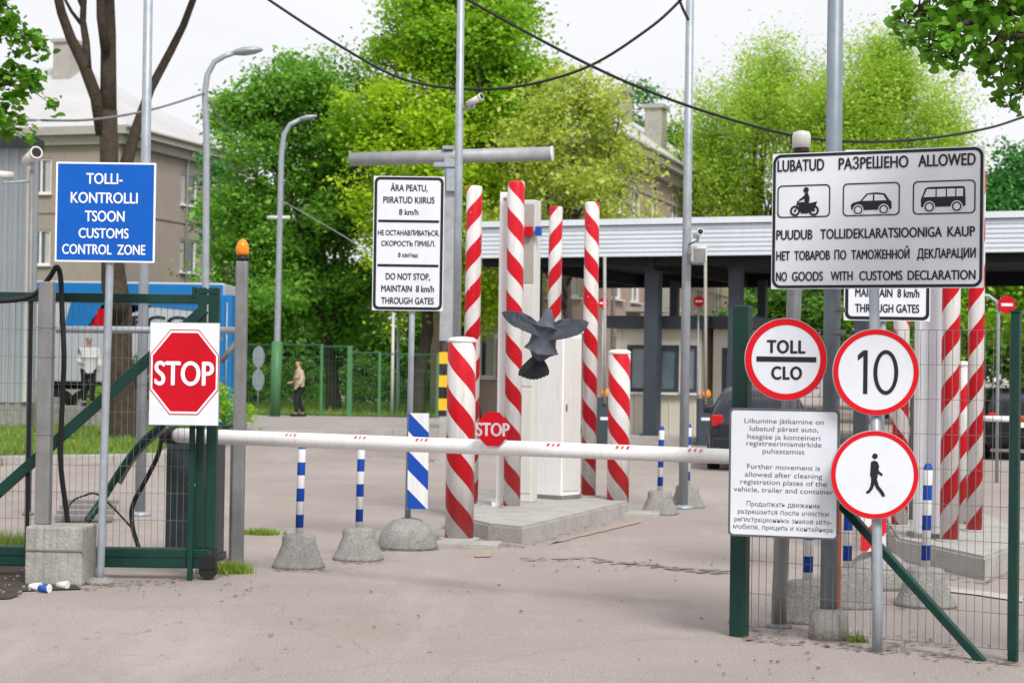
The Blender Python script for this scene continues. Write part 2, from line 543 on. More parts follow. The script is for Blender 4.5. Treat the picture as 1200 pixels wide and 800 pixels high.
# ------------------------------------------------------------------ ground
def road_mat():
    m = mat('worn_asphalt', (0.315, 0.274, 0.252), 0.88, 0, 0.13, 0.22, 0.55, 55, dirt=(0.235, 0.185, 0.16), dirt_amt=0.0, speck=0.24)
    n, l = m.node_tree.nodes, m.node_tree.links
    b = n['Principled BSDF']
    base = b.inputs['Base Color'].links[0].from_socket
    t = n.new('ShaderNodeTexCoord')
    def layer(src, scale, lo, hi, amt, col, stretch=None, detail=8):
        z = n.new('ShaderNodeTexNoise')
        z.inputs['Scale'].default_value = scale
        z.inputs['Detail'].default_value = detail
        z.inputs['Roughness'].default_value = 0.68
        if stretch:
            mp = n.new('ShaderNodeMapping')
            mp.inputs['Scale'].default_value = stretch
            mp.inputs['Rotation'].default_value = (0, 0, R(14))
            l.new(t.outputs['Object'], mp.inputs[0])
            l.new(mp.outputs[0], z.inputs['Vector'])
        else:
            l.new(t.outputs['Object'], z.inputs['Vector'])
        r = n.new('ShaderNodeMapRange')
        r.inputs[1].default_value = lo
        r.inputs[2].default_value = hi
        r.inputs[4].default_value = amt
        l.new(z.outputs[0], r.inputs[0])
        mx = n.new('ShaderNodeMix')
        mx.data_type = 'RGBA'
        l.new(r.outputs[0], mx.inputs[0])
        l.new(src, mx.inputs[6])
        mx.inputs[7].default_value = (*col, 1)
        return mx.outputs[2]
    o = layer(base, 0.55, 0.5, 0.72, 0.6, (0.268, 0.22, 0.193))                    # sandy dust
    o = layer(o, 0.9, 0.52, 0.7, 0.75, (0.39, 0.352, 0.332), (1.0, 0.22, 1))             # wheel-polished bands
    o = layer(o, 3.5, 0.6, 0.74, 0.5, (0.17, 0.145, 0.13))                           # oil and damp marks
    # thin cracks
    w = n.new('ShaderNodeTexNoise'); w.inputs['Scale'].default_value = 1.2; w.inputs['Detail'].default_value = 5
    l.new(t.outputs['Object'], w.inputs['Vector'])
    mxv = n.new('ShaderNodeMix'); mxv.data_type = 'VECTOR'; mxv.inputs[0].default_value = 0.35
    l.new(t.outputs['Object'], mxv.inputs[4]); l.new(w.outputs[1], mxv.inputs[5])
    vo = n.new('ShaderNodeTexVoronoi'); vo.feature = 'DISTANCE_TO_EDGE'; vo.inputs['Scale'].default_value = 0.42
    l.new(mxv.outputs[1], vo.inputs['Vector'])
    k = n.new('ShaderNodeMapRange')
    k.inputs[1].default_value = 0.0; k.inputs[2].default_value = 0.006
    k.inputs[3].default_value = 0.16; k.inputs[4].default_value = 0.0
    l.new(vo.outputs['Distance'], k.inputs[0])
    mx = n.new('ShaderNodeMix'); mx.data_type = 'RGBA'
    l.new(k.outputs[0], mx.inputs[0]); l.new(o, mx.inputs[6]); mx.inputs[7].default_value = (0.1, 0.085, 0.075, 1)
    l.new(mx.outputs[2], b.inputs['Base Color'])
    return m
M['road'] = road_mat()
g = MB()
nx = 40
xs = [-400, -150, -60, -30, -15, -8, -4, 0, 4, 8, 15, 30, 60, 150, 400]
ys = [-60, -10, 0, 6, 10, 14, 18, 24, 32, 45, 70, 120, 250, 600]
grid = [[g.v((x, y, 0)) for x in xs] for y in ys]
for j in range(len(ys) - 1):
    for i in range(len(xs) - 1):
        g.f([grid[j][i], grid[j][i + 1], grid[j + 1][i + 1], grid[j + 1][i]])
structure('road', g, M['road'])

def wobbly(poly, amp, step=0.25, seed=1):
    rnd = random.Random(seed)
    outp = []
    for a, b in zip(poly, poly[1:] + poly[:1]):
        nseg = max(1, int((b - a).length / step))
        for i in range(nseg):
            p = a + (b - a) * (i / nseg)
            outp.append(Vector((p.x + rnd.uniform(-amp, amp), p.y + rnd.uniform(-amp, amp), 0)))
    return outp
def sheet(name, pxs, m, z, amp=0.05, step=0.25, seed=1):
    poly = [G(*p) for p in pxs]
    poly = wobbly(poly, amp, step, seed)
    mb = MB()
    mb.f([mb.v((p.x, p.y, z)) for p in poly])
    return structure(name, mb, m)
M['patch'] = mat('older_asphalt', (0.285, 0.243, 0.215), 0.92, 0, 0.16, 0.8, 0.6, 50, dirt=(0.30, 0.255, 0.23), dirt_amt=0.7, speck=0.18)
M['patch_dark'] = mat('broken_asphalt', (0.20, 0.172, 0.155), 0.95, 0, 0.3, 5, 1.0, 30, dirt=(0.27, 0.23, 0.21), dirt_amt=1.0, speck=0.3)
M['dust'] = mat('sandy_dust', (0.31, 0.258, 0.225), 0.95, 0, 0.15, 1.2, 0.3, 50, dirt=(0.31, 0.27, 0.25), dirt_amt=0.8, speck=0.15)
M['soil'] = mat('dark_soil', (0.06, 0.047, 0.038), 0.98, 0, 0.4, 6, 1.0, 30)
M['road_yellow'] = mat('worn_yellow_line', (0.36, 0.295, 0.215), 0.85, 0, 0.2, 6, dirt=(0.29, 0.25, 0.23), dirt_amt=1.0)
M['road_white'] = mat('worn_white_line', (0.42, 0.40, 0.38), 0.85, 0, 0.1, 6, dirt=(0.30, 0.26, 0.24), dirt_amt=1.0)
def fragments(name, path, n, spread, smin, smax, m, z, seed):
    rnd = random.Random(seed)
    mb = MB()
    for i in range(n):
        t = rnd.random() * (len(path) - 1)
        k = int(t); f = t - k
        px = path[k][0] * (1 - f) + path[k + 1][0] * f
        py = path[k][1] * (1 - f) + path[k + 1][1] * f
        g_ = G(px + rnd.gauss(0, spread * 2), py + rnd.gauss(0, spread))
        s_ = rnd.uniform(smin, smax)
        st = rnd.uniform(1, 2.4)
        nn = rnd.randint(5, 8)
        a0 = rnd.random() * 6
        zz = z + i * .00002
        mb.f([mb.v((g_.x + st * s_ * math.cos(a0 + 2 * PI * j / nn) * rnd.uniform(.6, 1.1), g_.y + s_ * math.sin(a0 + 2 * PI * j / nn) * rnd.uniform(.6, 1.1), zz)) for j in range(nn)])
    return structure(name, mb, m)
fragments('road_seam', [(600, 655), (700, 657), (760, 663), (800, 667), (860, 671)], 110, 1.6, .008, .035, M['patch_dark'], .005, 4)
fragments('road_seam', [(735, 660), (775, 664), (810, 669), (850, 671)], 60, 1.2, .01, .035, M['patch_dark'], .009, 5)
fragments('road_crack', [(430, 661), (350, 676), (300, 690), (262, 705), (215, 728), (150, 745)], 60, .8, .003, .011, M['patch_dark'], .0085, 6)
def edge_grit_shade(path, n, sp, seed): fragments('grit_contact_shade', path, n, sp, .004, .018, M['grit_shade'], .0065, seed)  # dark bits: real grit along the fence, painted contact shade round feet and kerbs
M['grit_shade'] = mat('grit_and_contact_shade', (0.18, 0.145, 0.12), 0.95, 0, 0.35, 8, 0.8, 40)
edge_grit_shade([(520, 624), (572, 637), (612, 641), (680, 622), (737, 607)], 170, 1.1, 21)
edge_grit_shade([(868, 748), (950, 755), (1030, 762), (1110, 769), (1190, 778)], 260, 2.2, 22)
edge_grit_shade([(868, 738), (950, 742), (1030, 748), (1110, 756)], 160, 5, 23)
edge_grit_shade([(100, 688), (180, 682), (250, 676), (290, 664)], 160, 2.0, 24)
edge_grit_shade([(320, 668), (380, 668)], 50, 1.0, 25)
edge_grit_shade([(388, 659), (450, 659)], 50, 1.0, 26)
edge_grit_shade([(445, 645), (512, 644)], 50, 1.0, 27)
edge_grit_shade([(1050, 713), (1120, 713)], 50, 1.2, 28)
edge_grit_shade([(1080, 672), (1154, 684), (1200, 664)], 90, 1.2, 29)
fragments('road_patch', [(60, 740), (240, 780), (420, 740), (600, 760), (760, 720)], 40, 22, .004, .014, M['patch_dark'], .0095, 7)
sheet('road_marking', [(560, 645), (578, 645), (575, 653), (556, 653)], M['road_yellow'], 0.009, 0.008, 0.1, 2)
sheet('road_marking', [(640, 639), (752, 612), (746, 611), (700, 623)], M['road_yellow'], 0.0095, 0.02, 0.15, 4)
sheet('road_marking', [(1085, 690), (1200, 706), (1200, 700), (1090, 685)], M['road_white'], 0.0105, 0.015, 0.15, 4)
sheet('soil_bed', [(-300, 655), (20, 655), (60, 668), (95, 690), (60, 691), (28, 694), (14, 702), (-30, 706), (-300, 716)], M['soil'], 0.010, 0.05, 0.15, 6)

# far pavement with a kerb, grass beyond it
kl = [(-500, 556), (0, 546), (190, 540), (245, 528), (300, 512), (530, 508)]
sw = MB()
poly = [G(*p) for p in kl] + [Vector((-2.0, 60.2, 0)), Vector((-16, 62, 0)), Vector((-60, 70, 0))]
sw.slab([(p.x, p.y) for p in poly], -0.02, 0.13)
M['paving'] = mat('far_paving', (0.33, 0.30, 0.28), 0.9, 0, 0.12, 1.0, 0.3, 20)
structure('sidewalk', sw, [M['paving']])
kb = MB()
pts = [G(*p) for p in kl]
for a, b in zip(pts, pts[1:]):
    d = (b - a); L = d.length; ang = math.atan2(d.y, d.x)
    nk = max(1, int(L / 1.0))
    for i in range(nk):
        c = a + d * ((i + 0.5) / nk)
        kb.box((c.x, c.y, 0.06), (L / nk - 0.015, 0.16, 0.17), ang, bev=0.012)
structure('kerb', kb, M['kerb'])
M['grass'] = mat('grass_ground', (0.12, 0.22, 0.03), 0.95, 0, 0.3, 1.5, 0.6, 20)
M['blade'] = leaf_mat('grass_blades', (0.08, 0.17, 0.012), (0.30, 0.42, 0.06), 0.3, 0.8)
def lawn(name, poly, z, n, h, seed):
    mb = MB()
    mb.f([mb.v((p.x, p.y, z)) for p in poly])
    structure(name, mb, M['grass'])
    rnd = np.random.RandomState(seed)
    xs = np.array([p.x for p in poly]); ys_ = np.array([p.y for p in poly])
    q = rnd.uniform((xs.min(), ys_.min()), (xs.max(), ys_.max()), (n * 4, 2))
    inside = np.zeros(len(q), bool)
    for i in range(len(poly)):
        x1, y1 = poly[i].x, poly[i].y
        x2, y2 = poly[i - 1].x, poly[i - 1].y
        c = ((y1 > q[:, 1]) != (y2 > q[:, 1]))
        with np.errstate(divide='ignore', invalid='ignore'):
            xi = (x2 - x1) * (q[:, 1] - y1) / (y2 - y1) + x1
        inside ^= c & (q[:, 0] < xi)
    q = q[inside][:n]
    return blades(q, z, h, seed)
def blades(q, z, h, seed, name='grass', label='grass', wid=0.016):
    rnd = np.random.RandomState(seed)
    n = len(q)
    a = rnd.uniform(0, 2 * PI, n)
    hh = h * rnd.uniform(0.4, 1.2, n)
    w = wid * rnd.uniform(0.7, 1.6, n)
    lean = rnd.normal(0, 0.35, (n, 2)) * hh[:, None]
    V = np.zeros((n, 3, 3))
    V[:, 0, 0] = q[:, 0] - np.cos(a) * w; V[:, 0, 1] = q[:, 1] - np.sin(a) * w
    V[:, 1, 0] = q[:, 0] + np.cos(a) * w; V[:, 1, 1] = q[:, 1] + np.sin(a) * w
    V[:, 0, 2] = V[:, 1, 2] = z
    V[:, 2, :2] = q + lean
    V[:, 2, 2] = z + hh
    return raw_mesh(name, V.reshape(-1, 3), 3, M['blade'])
def raw_mesh(name, V, k, m, parent=None):
    n = len(V) // k
    me = bpy.data.meshes.new(name)
    me.vertices.add(len(V))
    me.vertices.foreach_set('co', np.asarray(V, np.float32).ravel())
    me.loops.add(len(V))
    me.loops.foreach_set('vertex_index', np.arange(len(V), dtype=np.int32))
    me.polygons.add(n)
    me.polygons.foreach_set('loop_start', np.arange(0, len(V), k, dtype=np.int32))
    me.update(calc_edges=True)
    me.materials.append(m)
    ob = bpy.data.objects.new(name, me)
    COL.objects.link(ob)
    if parent is not None: ob.parent = parent
    return ob
gl = lawn('lawn', [G(-150, 535, .13), G(180, 531, .13), G(225, 512, .13), G(215, 500, .13), G(-150, 500, .13)], 0.136, 16000, 0.13, 3)
tag(gl, kind='stuff')
gl = lawn('lawn', [Vector((-45, 61.4, 0)), Vector((-16, 61.0, 0)), Vector((-1.6, 60.6, 0)), Vector((-0.5, 80, 0)), Vector((-50, 85, 0))], 0.15, 16000, 0.22, 4)
tag(gl, kind='stuff')

def tuft(px, py, rad, n, h, seed):
    c = G(px, py)
    rnd = np.random.RandomState(seed)
    q = rnd.normal(0, rad, (n, 2)) * (1, 0.6) + (c.x, c.y)
    tag(blades(q, 0.0, h, seed, 'grass', wid=0.005), kind='stuff')
tuft(268, 671, 0.075, 1500, 0.09, 11)
tuft(1006, 752, 0.03, 70, 0.08, 12)
tuft(305, 626, 0.10, 600, 0.07, 13)
tuft(14, 652, 0.18, 1500, 0.22, 14)
tuft(250, 672, 0.06, 300, 0.08, 17)

# ------------------------------------------------------------------ house with openings
def wall_open(mb, p0, u, L, z0, z1, ops, nrm, depth=0.16):
    """a wall face with rectangular openings and their reveals; ops = (s0, s1, za, zb)"""
    ss = sorted({0.0, L} | {o[0] for o in ops} | {o[1] for o in ops})
    zs = sorted({z0, z1} | {o[2] for o in ops} | {o[3] for o in ops})
    pt = lambda s, z, d=0.0: Vector((p0.x + u.x * s - nrm.x * d, p0.y + u.y * s - nrm.y * d, z))
    for i in range(len(ss) - 1):
        for j in range(len(zs) - 1):
            sm, zm = (ss[i] + ss[i + 1]) / 2, (zs[j] + zs[j + 1]) / 2
            if any(o[0] < sm < o[1] and o[2] < zm < o[3] for o in ops):
                continue
            mb.f([mb.v(pt(ss[i], zs[j])), mb.v(pt(ss[i + 1], zs[j])), mb.v(pt(ss[i + 1], zs[j + 1])), mb.v(pt(ss[i], zs[j + 1]))])
    for s0, s1, a, b in ops:
        for q in (((s0, a), (s1, a)), ((s1, a), (s1, b)), ((s1, b), (s0, b)), ((s0, b), (s0, a))):
            (sa, za), (sb, zb) = q
            mb.f([mb.v(pt(sa, za)), mb.v(pt(sb, zb)), mb.v(pt(sb, zb, depth)), mb.v(pt(sa, za, depth))])
def window_parts(root, p0, u, nrm, op, org, mullions=1, transom=True, depth=0.13, fm=None, gm=None):
    s0, s1, a, b = op
    fr = MB(org)
    ang = math.atan2(u.y, u.x)
    at = lambda s, z, d: Vector((p0.x + u.x * s - nrm.x * d, p0.y + u.y * s - nrm.y * d, z))
    t = 0.09
    W, H = s1 - s0, b - a
    fr.box(at((s0 + s1) / 2, a + t / 2, depth - .03), (W, 0.07, t), ang)
    fr.box(at((s0 + s1) / 2, b - t / 2, depth - .03), (W, 0.07, t), ang)
    fr.box(at(s0 + t / 2, (a + b) / 2, depth - .03), (t, 0.07, H - 2 * t), ang)
    fr.box(at(s1 - t / 2, (a + b) / 2, depth - .03), (t, 0.07, H - 2 * t), ang)
    for i in range(mullions):
        fr.box(at(s0 + W * (i + 1) / (mullions + 1), (a + b) / 2, depth - .028), (0.08, 0.06, H - 2 * t), ang)
    w = fr.build('window', fm or M['frame_white'], root)
    pn = MB(org)
    pn.box(at((s0 + s1) / 2, (a + b) / 2, depth + 0.005), (W, 0.012, H), ang)
    pn.build('pane', gm or M['glass'], w)
    if mullions:
        ct = MB(org)
        k_ = .22 + .2 * ((int(a * 7 + s0 * 13) % 5) / 5)
        ct.box(at(s0 + W * k_ / 2 + t, (a + b) / 2, depth - .004), (W * k_, .004, H - 2 * t), ang)
        ct.build('curtain', M['curtain'], w)
    sl = MB(org)
    sl.box(at((s0 + s1) / 2, a - 0.03, -0.05), (W + 0.16, 0.16, 0.05), ang)
    sl.build('sill', M['frame_white'], w)

def hip_house(name, label, C, u, Lu, v, Lv, h, ridge_h, wallm, ops_u, ops_v, chimneys, ridge_in, balc=()):
    """C is the corner seen; u runs along the receding face, v along the other face"""
    root = thing(name, label, 'apartment block', (C.x, C.y, 0))
    org = Vector((C.x, C.y, 0))
    nu = -v.normalized(); nv = -u.normalized()
    w = MB(org)
    wall_open(w, C, u, Lu, 0, h, ops_u, nu)
    wall_open(w, C, v, Lv, 0, h, ops_v, nv)
    Cu, Cv, Cuv = C + u * Lu, C + v * Lv, C + u * Lu + v * Lv
    for a, b in ((Cu, Cuv), (Cuv, Cv)):
        w.f([w.v((a.x, a.y, 0)), w.v((b.x, b.y, 0)), w.v((b.x, b.y, h)), w.v((a.x, a.y, h))])
    w.build('wall', wallm, root)
    for o in ops_u: window_parts(root, C, u, nu, o, org)
    for o in ops_v: window_parts(root, C, v, nv, o, org)
    ov = 0.55
    cs = [C - u * ov - v * ov, C + u * (Lu + ov) - v * ov, C + u * (Lu + ov) + v * (Lv + ov), C - u * ov + v * (Lv + ov)]
    e = MB(org)
    e.slab([(p.x, p.y) for p in cs], h - 0.05, h + 0.3)
    cn = [C - u * .25 - v * .25, C + u * (Lu + .25) - v * .25, C + u * (Lu + .25) + v * (Lv + .25), C - u * .25 + v * (Lv + .25)]
    e.slab([(p.x, p.y) for p in cn], h - 0.45, h - 0.055)
    e.build('cornice', M['eave'], root)
    for q_, dq, Lq, nq in ((C, u, Lu, nu), (C, v, Lv, nv)):
        for zc_ in (5.2, 8.3):
            if zc_ > h - 1: continue
            sc_ = MB(org)
            m_ = q_ + dq * (Lq / 2) + nq * .02
            sc_.box((m_.x, m_.y, zc_), (Lq, .06, .10), math.atan2(dq.y, dq.x))
            sc_.build('string_course', wallm, root)
    for q_, nq in ((C + u * .35, nu), (C + u * (Lu * .52), nu)):
        dp_ = MB(org)
        m_ = q_ + nq * .1
        dp_.tube([(m_.x, m_.y, .2), (m_.x, m_.y, h - .5), (m_.x + nq.x * .35, m_.y + nq.y * .35, h - .1)], .055, 8)
        dp_.build('downpipe', M['eave'], root)
    gt_ = MB(org)
    ga, gb_ = cs[0] - Vector((0, 0, 0)) + nu * .06, cs[1] + nu * .06
    gt_.tube([(ga.x, ga.y, h + .27), (gb_.x, gb_.y, h + .27)], .075, 8)
    gt_.build('gutter', M['eave'], root)
    rf = MB(org)
    if Lv >= Lu:
        r0 = C + u * (Lu / 2) + v * ridge_in; r1 = C + u * (Lu / 2) + v * (Lv - ridge_in)
        tris = [(cs[0], cs[1], r0, None), (cs[1], cs[2], r1, r0), (cs[2], cs[3], r1, None), (cs[3], cs[0], r0, r1)]
    else:
        r0 = C + v * (Lv / 2) + u * ridge_in; r1 = C + v * (Lv / 2) + u * (Lu - ridge_in)
        tris = [(cs[3], cs[0], r0, None), (cs[0], cs[1], r1, r0), (cs[1], cs[2], r1, None), (cs[2], cs[3], r0, r1)]
    for a, b, c, d in tris:
        q = [rf.v((a.x, a.y, h + .305)), rf.v((b.x, b.y, h + .305)), rf.v((c.x, c.y, ridge_h))]
        if d is not None: q.append(rf.v((d.x, d.y, ridge_h)))
        rf.f(q)
    roof = rf.build('roof', M['roof_sheet'], root)
    for p, s, z0, z1 in chimneys:
        ch = MB(org)
        ang = math.atan2(u.y, u.x)
        ch.box((p.x, p.y, (z0 + z1) / 2), (s, s * .7, z1 - z0), ang)
        ch.box((p.x, p.y, z1 + .08), (s + .2, s * .7 + .2, .16), ang)
        ch.build('chimney', M['eave'], roof)
    for s, z in balc:
        b = MB(org)
        c = C + u * s + nu * 0.6
        ang = math.atan2(u.y, u.x)
        b.box((c.x, c.y, z), (2.2, 1.2, 0.16), ang)
        c2 = C + u * s + nu * 1.16
        b.box((c2.x, c2.y, z + .55), (2.2, .06, .9), ang)
        b.build('balcony', M['eave'], root)
    return root

u = Vector((.29, .957, 0)).normalized(); v = Vector((-.957, .29, 0)).normalized()
C1 = Vector((-17.05, 81, 0))
def s_at(C, d, px):               # distance along a wall at which it crosses a photo column
    k = (px - 600) / FPX
    return (k * C.y - C.x) / (d.x - k * d.y)
ou = [(s_at(C1, u, 219) - .85, s_at(C1, u, 219) + .85, z - .78, z + .78) for z in (3.65, 6.76, 9.88)]
sv = s_at(C1, v, 44)
ov_ = [(sx - .55, sx + .55, z - .78, z + .78) for sx in (sv, sv + 3.2, sv + 6.4) for z in (3.65, 6.76, 9.88)]
hip_house('apartment_house', 'brown stuccoed three storey block with a pale hipped roof behind the blue trailer', C1, u, 12, v, 24, 11.65, 15.7, M['stucco'], ou, ov_,
          [(C1 + u * 5.2 + v * 5.6, 1.3, 14.6, 16.6)], 5.5)
ZA = 68.1
A2 = Vector(((745 - 600) / FPX * ZA, ZA, 0))
C2 = A2 - u * 4.2
oz = (7.5, 4.6, 1.7)
ou2 = [(s_at(C2, u, px) - .75, s_at(C2, u, px) + .75, z - .8, z + .8) for px in (722, 744, 766, 789, 818, 840) for z in (8.0, 5.0, 2.2)]
ov2 = [(sx - .6, sx + .6, z - .8, z + .8) for sx in (1.6, 4.6) for z in (8.0, 5.0, 2.2)]
hip_house('apartment_house', 'pinkish stuccoed block with chimneys seen above the canopy roof', C2, u, 26, v, 6.4, 9.45, 12.5, M['stucco_pink'], ou2, ov2,
          [(C2 + u * 12 + v * 1.1, 1.0, 10.2, 12.3), (C2 + u * 13.5 + v * 3.0, 1.2, 11.9, 13.2)], 3.2, ((s_at(C2, u, 741), 3.9), (s_at(C2, u, 842), 3.9)))

# ------------------------------------------------------------------ grey shed, trailer, platform
sh = thing('metal_shed', 'pale grey corrugated metal shed behind the green gate', 'shed', (-13.5, 45.5, 0))
o = sh.location
xR = (33 - 600) / FPX * 45
mb = MB(o)
x = xR - 7.0
prof = []
while x < xR - .01:
    prof += [(x, 0), (x + .09, 0), (x + .12, -.035), (x + .21, -.035)]
    x += .24
prof.append((xR, 0))
ztop = P(16, 172, 45).z
for (xa, ya), (xb, yb) in zip(prof, prof[1:]):
    mb.f([mb.v((xa, 45 + ya, .75)), mb.v((xb, 45 + yb, .75)), mb.v((xb, 45 + yb, ztop)), mb.v((xa, 45 + ya, ztop))])
mb.box((xR - .03, 45.4, ztop / 2 + .37), (.04, .78, ztop - .75))
mb.build('wall', M['shed'], sh, fixn=False)
mb = MB(o); mb.box((xR - 3.5, 45.35, ztop + .12), (7.2, .95, .24)); mb.box((xR - 3.5, 44.72, ztop + .05), (7.4, .14, .2)); mb.build('roof', M['col_dark'], sh)
mb = MB(o); mb.box((xR - 3.5, 45.4, .375), (7.05, .75, .75)); mb.build('plinth', M['concrete'], sh)
mb = MB(o); mb.box((xR - .02, 44.93, ztop / 2 + .37), (.12, .06, ztop - .8)); mb.build('corner_strip', M['cream_white'], sh)

TZ = 52.0
xa, xb = (36 - 600) / FPX * TZ, (262 - 600) / FPX * TZ
tr = thing('lorry_trailer', 'blue and white curtain sided lorry trailer parked before the brown block', 'lorry', ((xa + xb) / 2, TZ + 1.25, 0))
o = tr.location
zt = P(140, 330, TZ).z
mb = MB(o)
mb.box((xa / 2 + xb / 2, TZ + 1.25, (zt + 1.2) / 2), (xb - xa, 2.5, zt - 1.2), bev=.04)
body = mb.build('body', M['trailer_white'], tr)
mb = MB(o)
zz = [P(190, y, TZ).z for y in (333, 366)]
yf = TZ - .012
mb.prism([(xa + .03, zt - .05), (xb - .03, zt - .05), (xb - .03, P(250, 367, TZ).z), (xa + 3.0, P(140, 357, TZ).z), (P(120, 350, TZ).x, P(120, 357, TZ).z), (P(104, 350, TZ).x, P(104, 382, TZ).z), (P(75, 350, TZ).x, P(75, 385, TZ).z), (P(84, 350, TZ).x, P(84, 352, TZ).z), (xa + .03, P(50, 350, TZ).z)], yf, yf - .01)
mb.build('blue_band', M['trailer_blue'], tr)
mb = MB(o)
mb.text('VECOT', P(188, 377, TZ).x, P(188, 377, TZ).z, yf - .012, .34, 2.6, .05)
mb.build('lettering', M['ink'], tr)
mb = MB(o)
pc = P(116, 372, TZ)
mb.prism([(pc.x - .2, pc.z - .25), (pc.x - .02, pc.z + .25), (pc.x + .32, pc.z + .25), (pc.x + .14, pc.z - .25)], yf - .001, yf - .012)
mb.build('red_emblem', M['red_sign'], tr)
mb = MB(o)
mb.box((xa / 2 + xb / 2, TZ + 1.25, 1.08), (xb - xa - .3, 1.2, .2)); mb.box((xb - .2, TZ + 1.25, .6), (.1, 2.3, .16))
mb.build('chassis', M['black'], tr)
for wx in (xb - 1.2, xb - 2.5, xb - 3.8, xa + .7):
    mb = MB(o)
    mb.tube([(wx, TZ + .1, .5), (wx, TZ + .42, .5)], .5, 24)
    wl_ = mb.build('wheel', M['black'], tr)
    mb = MB(o)
    mb.tube([(wx, TZ + .07, .5), (wx, TZ + .12, .5)], .27, 18)
    mb.build('rim', M['galv'], wl_)
# cab-high blue tail door visible between the gate and the beacon post
td = thing('blue_container', 'narrow blue steel container standing beyond the beacon post', 'container', (P(266, 400, 47).x, 48.2, 0))
o = td.location
x0, x1 = P(250, 400, 47).x, P(271, 400, 47).x
z1 = P(266, 345, 47).z
mb = MB(o)
mb.box(((x0 + x1) / 2, 48.2, z1 / 2 + .1), (x1 - x0, 2.4, z1 - .2), bev=.03)
for k in range(3):
    mb.box((x0 + (k + .5) * (x1 - x0) / 3, 46.985, z1 / 2 + .1), (.07, .03, z1 - .4))
mb.build('body', M['trailer_blue'], td)
mb = MB(o)
for k in (0.25, .75):
    mb.tube([(x0 + (x1 - x0) * k, 46.95, .4), (x0 + (x1 - x0) * k, 46.95, z1 - .2)], .02, 8)
mb.build('lock_rod', M['galv'], td)

pz = P(105, 476, 46).z
pl = thing('loading_platform', 'low concrete loading platform under the figure in white', 'platform', (P(100, 476, 46).x, 46.3, 0))
mb = MB(pl.location)
mb.box((pl.location.x - .4, 46.3, pz / 2), (3.0, 1.3, pz), bev=.02)
mb.build('slab', M['concrete'], pl)
mb = MB(pl.location)
for i in range(3):
    mb.box((pl.location.x + 1.25, 46.3, pz * (i + .5) / 4), (.5 - .12 * i, 1.0, pz * (i + .5) / 4 * 2 * .98))
mb.build('step', M['kerb'], pl)

# ------------------------------------------------------------------ canopy and booths
CL = Vector((-0.95, 46.2, 0)); CR0 = Vector((11.2, 41.0, 0))
cu = (CR0 - CL).normalized(); cn_ = Vector((-cu.y, cu.x, 0))
CLEN = 19.0; CDEP = 9.0
zb = 4.42; ztp = 5.28
cp = thing('canopy_roof', 'wide flat customs canopy with a ribbed pale blue fascia on dark columns', 'canopy', (CL.x, CL.y, 0))
cang = math.atan2(cu.y, cu.x)
def cpt(s, d, z): return CL + cu * s + cn_ * d + Vector((0, 0, z))
mb = MB(CL)
nr = 7
rows = []
for i in range(nr):
    z0 = zb + (ztp - .12 - zb) * i / nr; z1 = zb + (ztp - .12 - zb) * (i + 1) / nr
    rows += [(0.0, z0), (-.03, z0 + .012), (-.03, z1 - .045), (0.0, z1 - .03)]
rows.append((0.0, ztp - .12))
def strip(p, q, dn):
    for (da, za), (db, zb_) in zip(rows, rows[1:]):
        mb.f([mb.v(p + dn * -da + Vector((0, 0, za))), mb.v(q + dn * -da + Vector((0, 0, za))), mb.v(q + dn * -db + Vector((0, 0, zb_))), mb.v(p + dn * -db + Vector((0, 0, zb_)))])
strip(cpt(0, 0, 0), cpt(CLEN, 0, 0), -cn_)
strip(cpt(0, CDEP, 0), cpt(0, 0, 0), -cu)
mb.build('fascia', M['fascia'], cp)
mb = MB(CL)
mb.box(cpt(CLEN / 2, CDEP / 2, ztp - .03), (CLEN + .2, CDEP + .2, .14), cang)
mb.build('roof_sheet', M['fascia'], cp)
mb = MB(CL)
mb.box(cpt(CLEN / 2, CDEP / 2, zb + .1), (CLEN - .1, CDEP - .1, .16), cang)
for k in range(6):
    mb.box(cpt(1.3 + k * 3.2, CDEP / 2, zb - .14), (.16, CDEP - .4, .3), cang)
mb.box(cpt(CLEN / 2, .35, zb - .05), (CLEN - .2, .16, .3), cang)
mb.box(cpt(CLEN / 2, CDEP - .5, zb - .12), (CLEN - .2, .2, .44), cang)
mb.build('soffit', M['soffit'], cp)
def s_can(px, d):
    k = (px - 600) / FPX
    b = CL + cn_ * d
    return (k * b.y - b.x) / (cu.x - k * cu.y)
for px, d, w in ((765, .9, .34), (862, .9, .30), (628, .9, .22), (893, 7.5, .22), (790, 7.5, .22), (1010, .9, .3)):
    mb = MB(CL)
    s = s_can(px, d)
    mb.box(cpt(s, d, (zb - .2) / 2), (w, w, zb - .2), cang)
    mb.box(cpt(s, d, .1), (w + .14, w + .14, .2), cang)
    mb.build('column', M['col_dark'], cp)
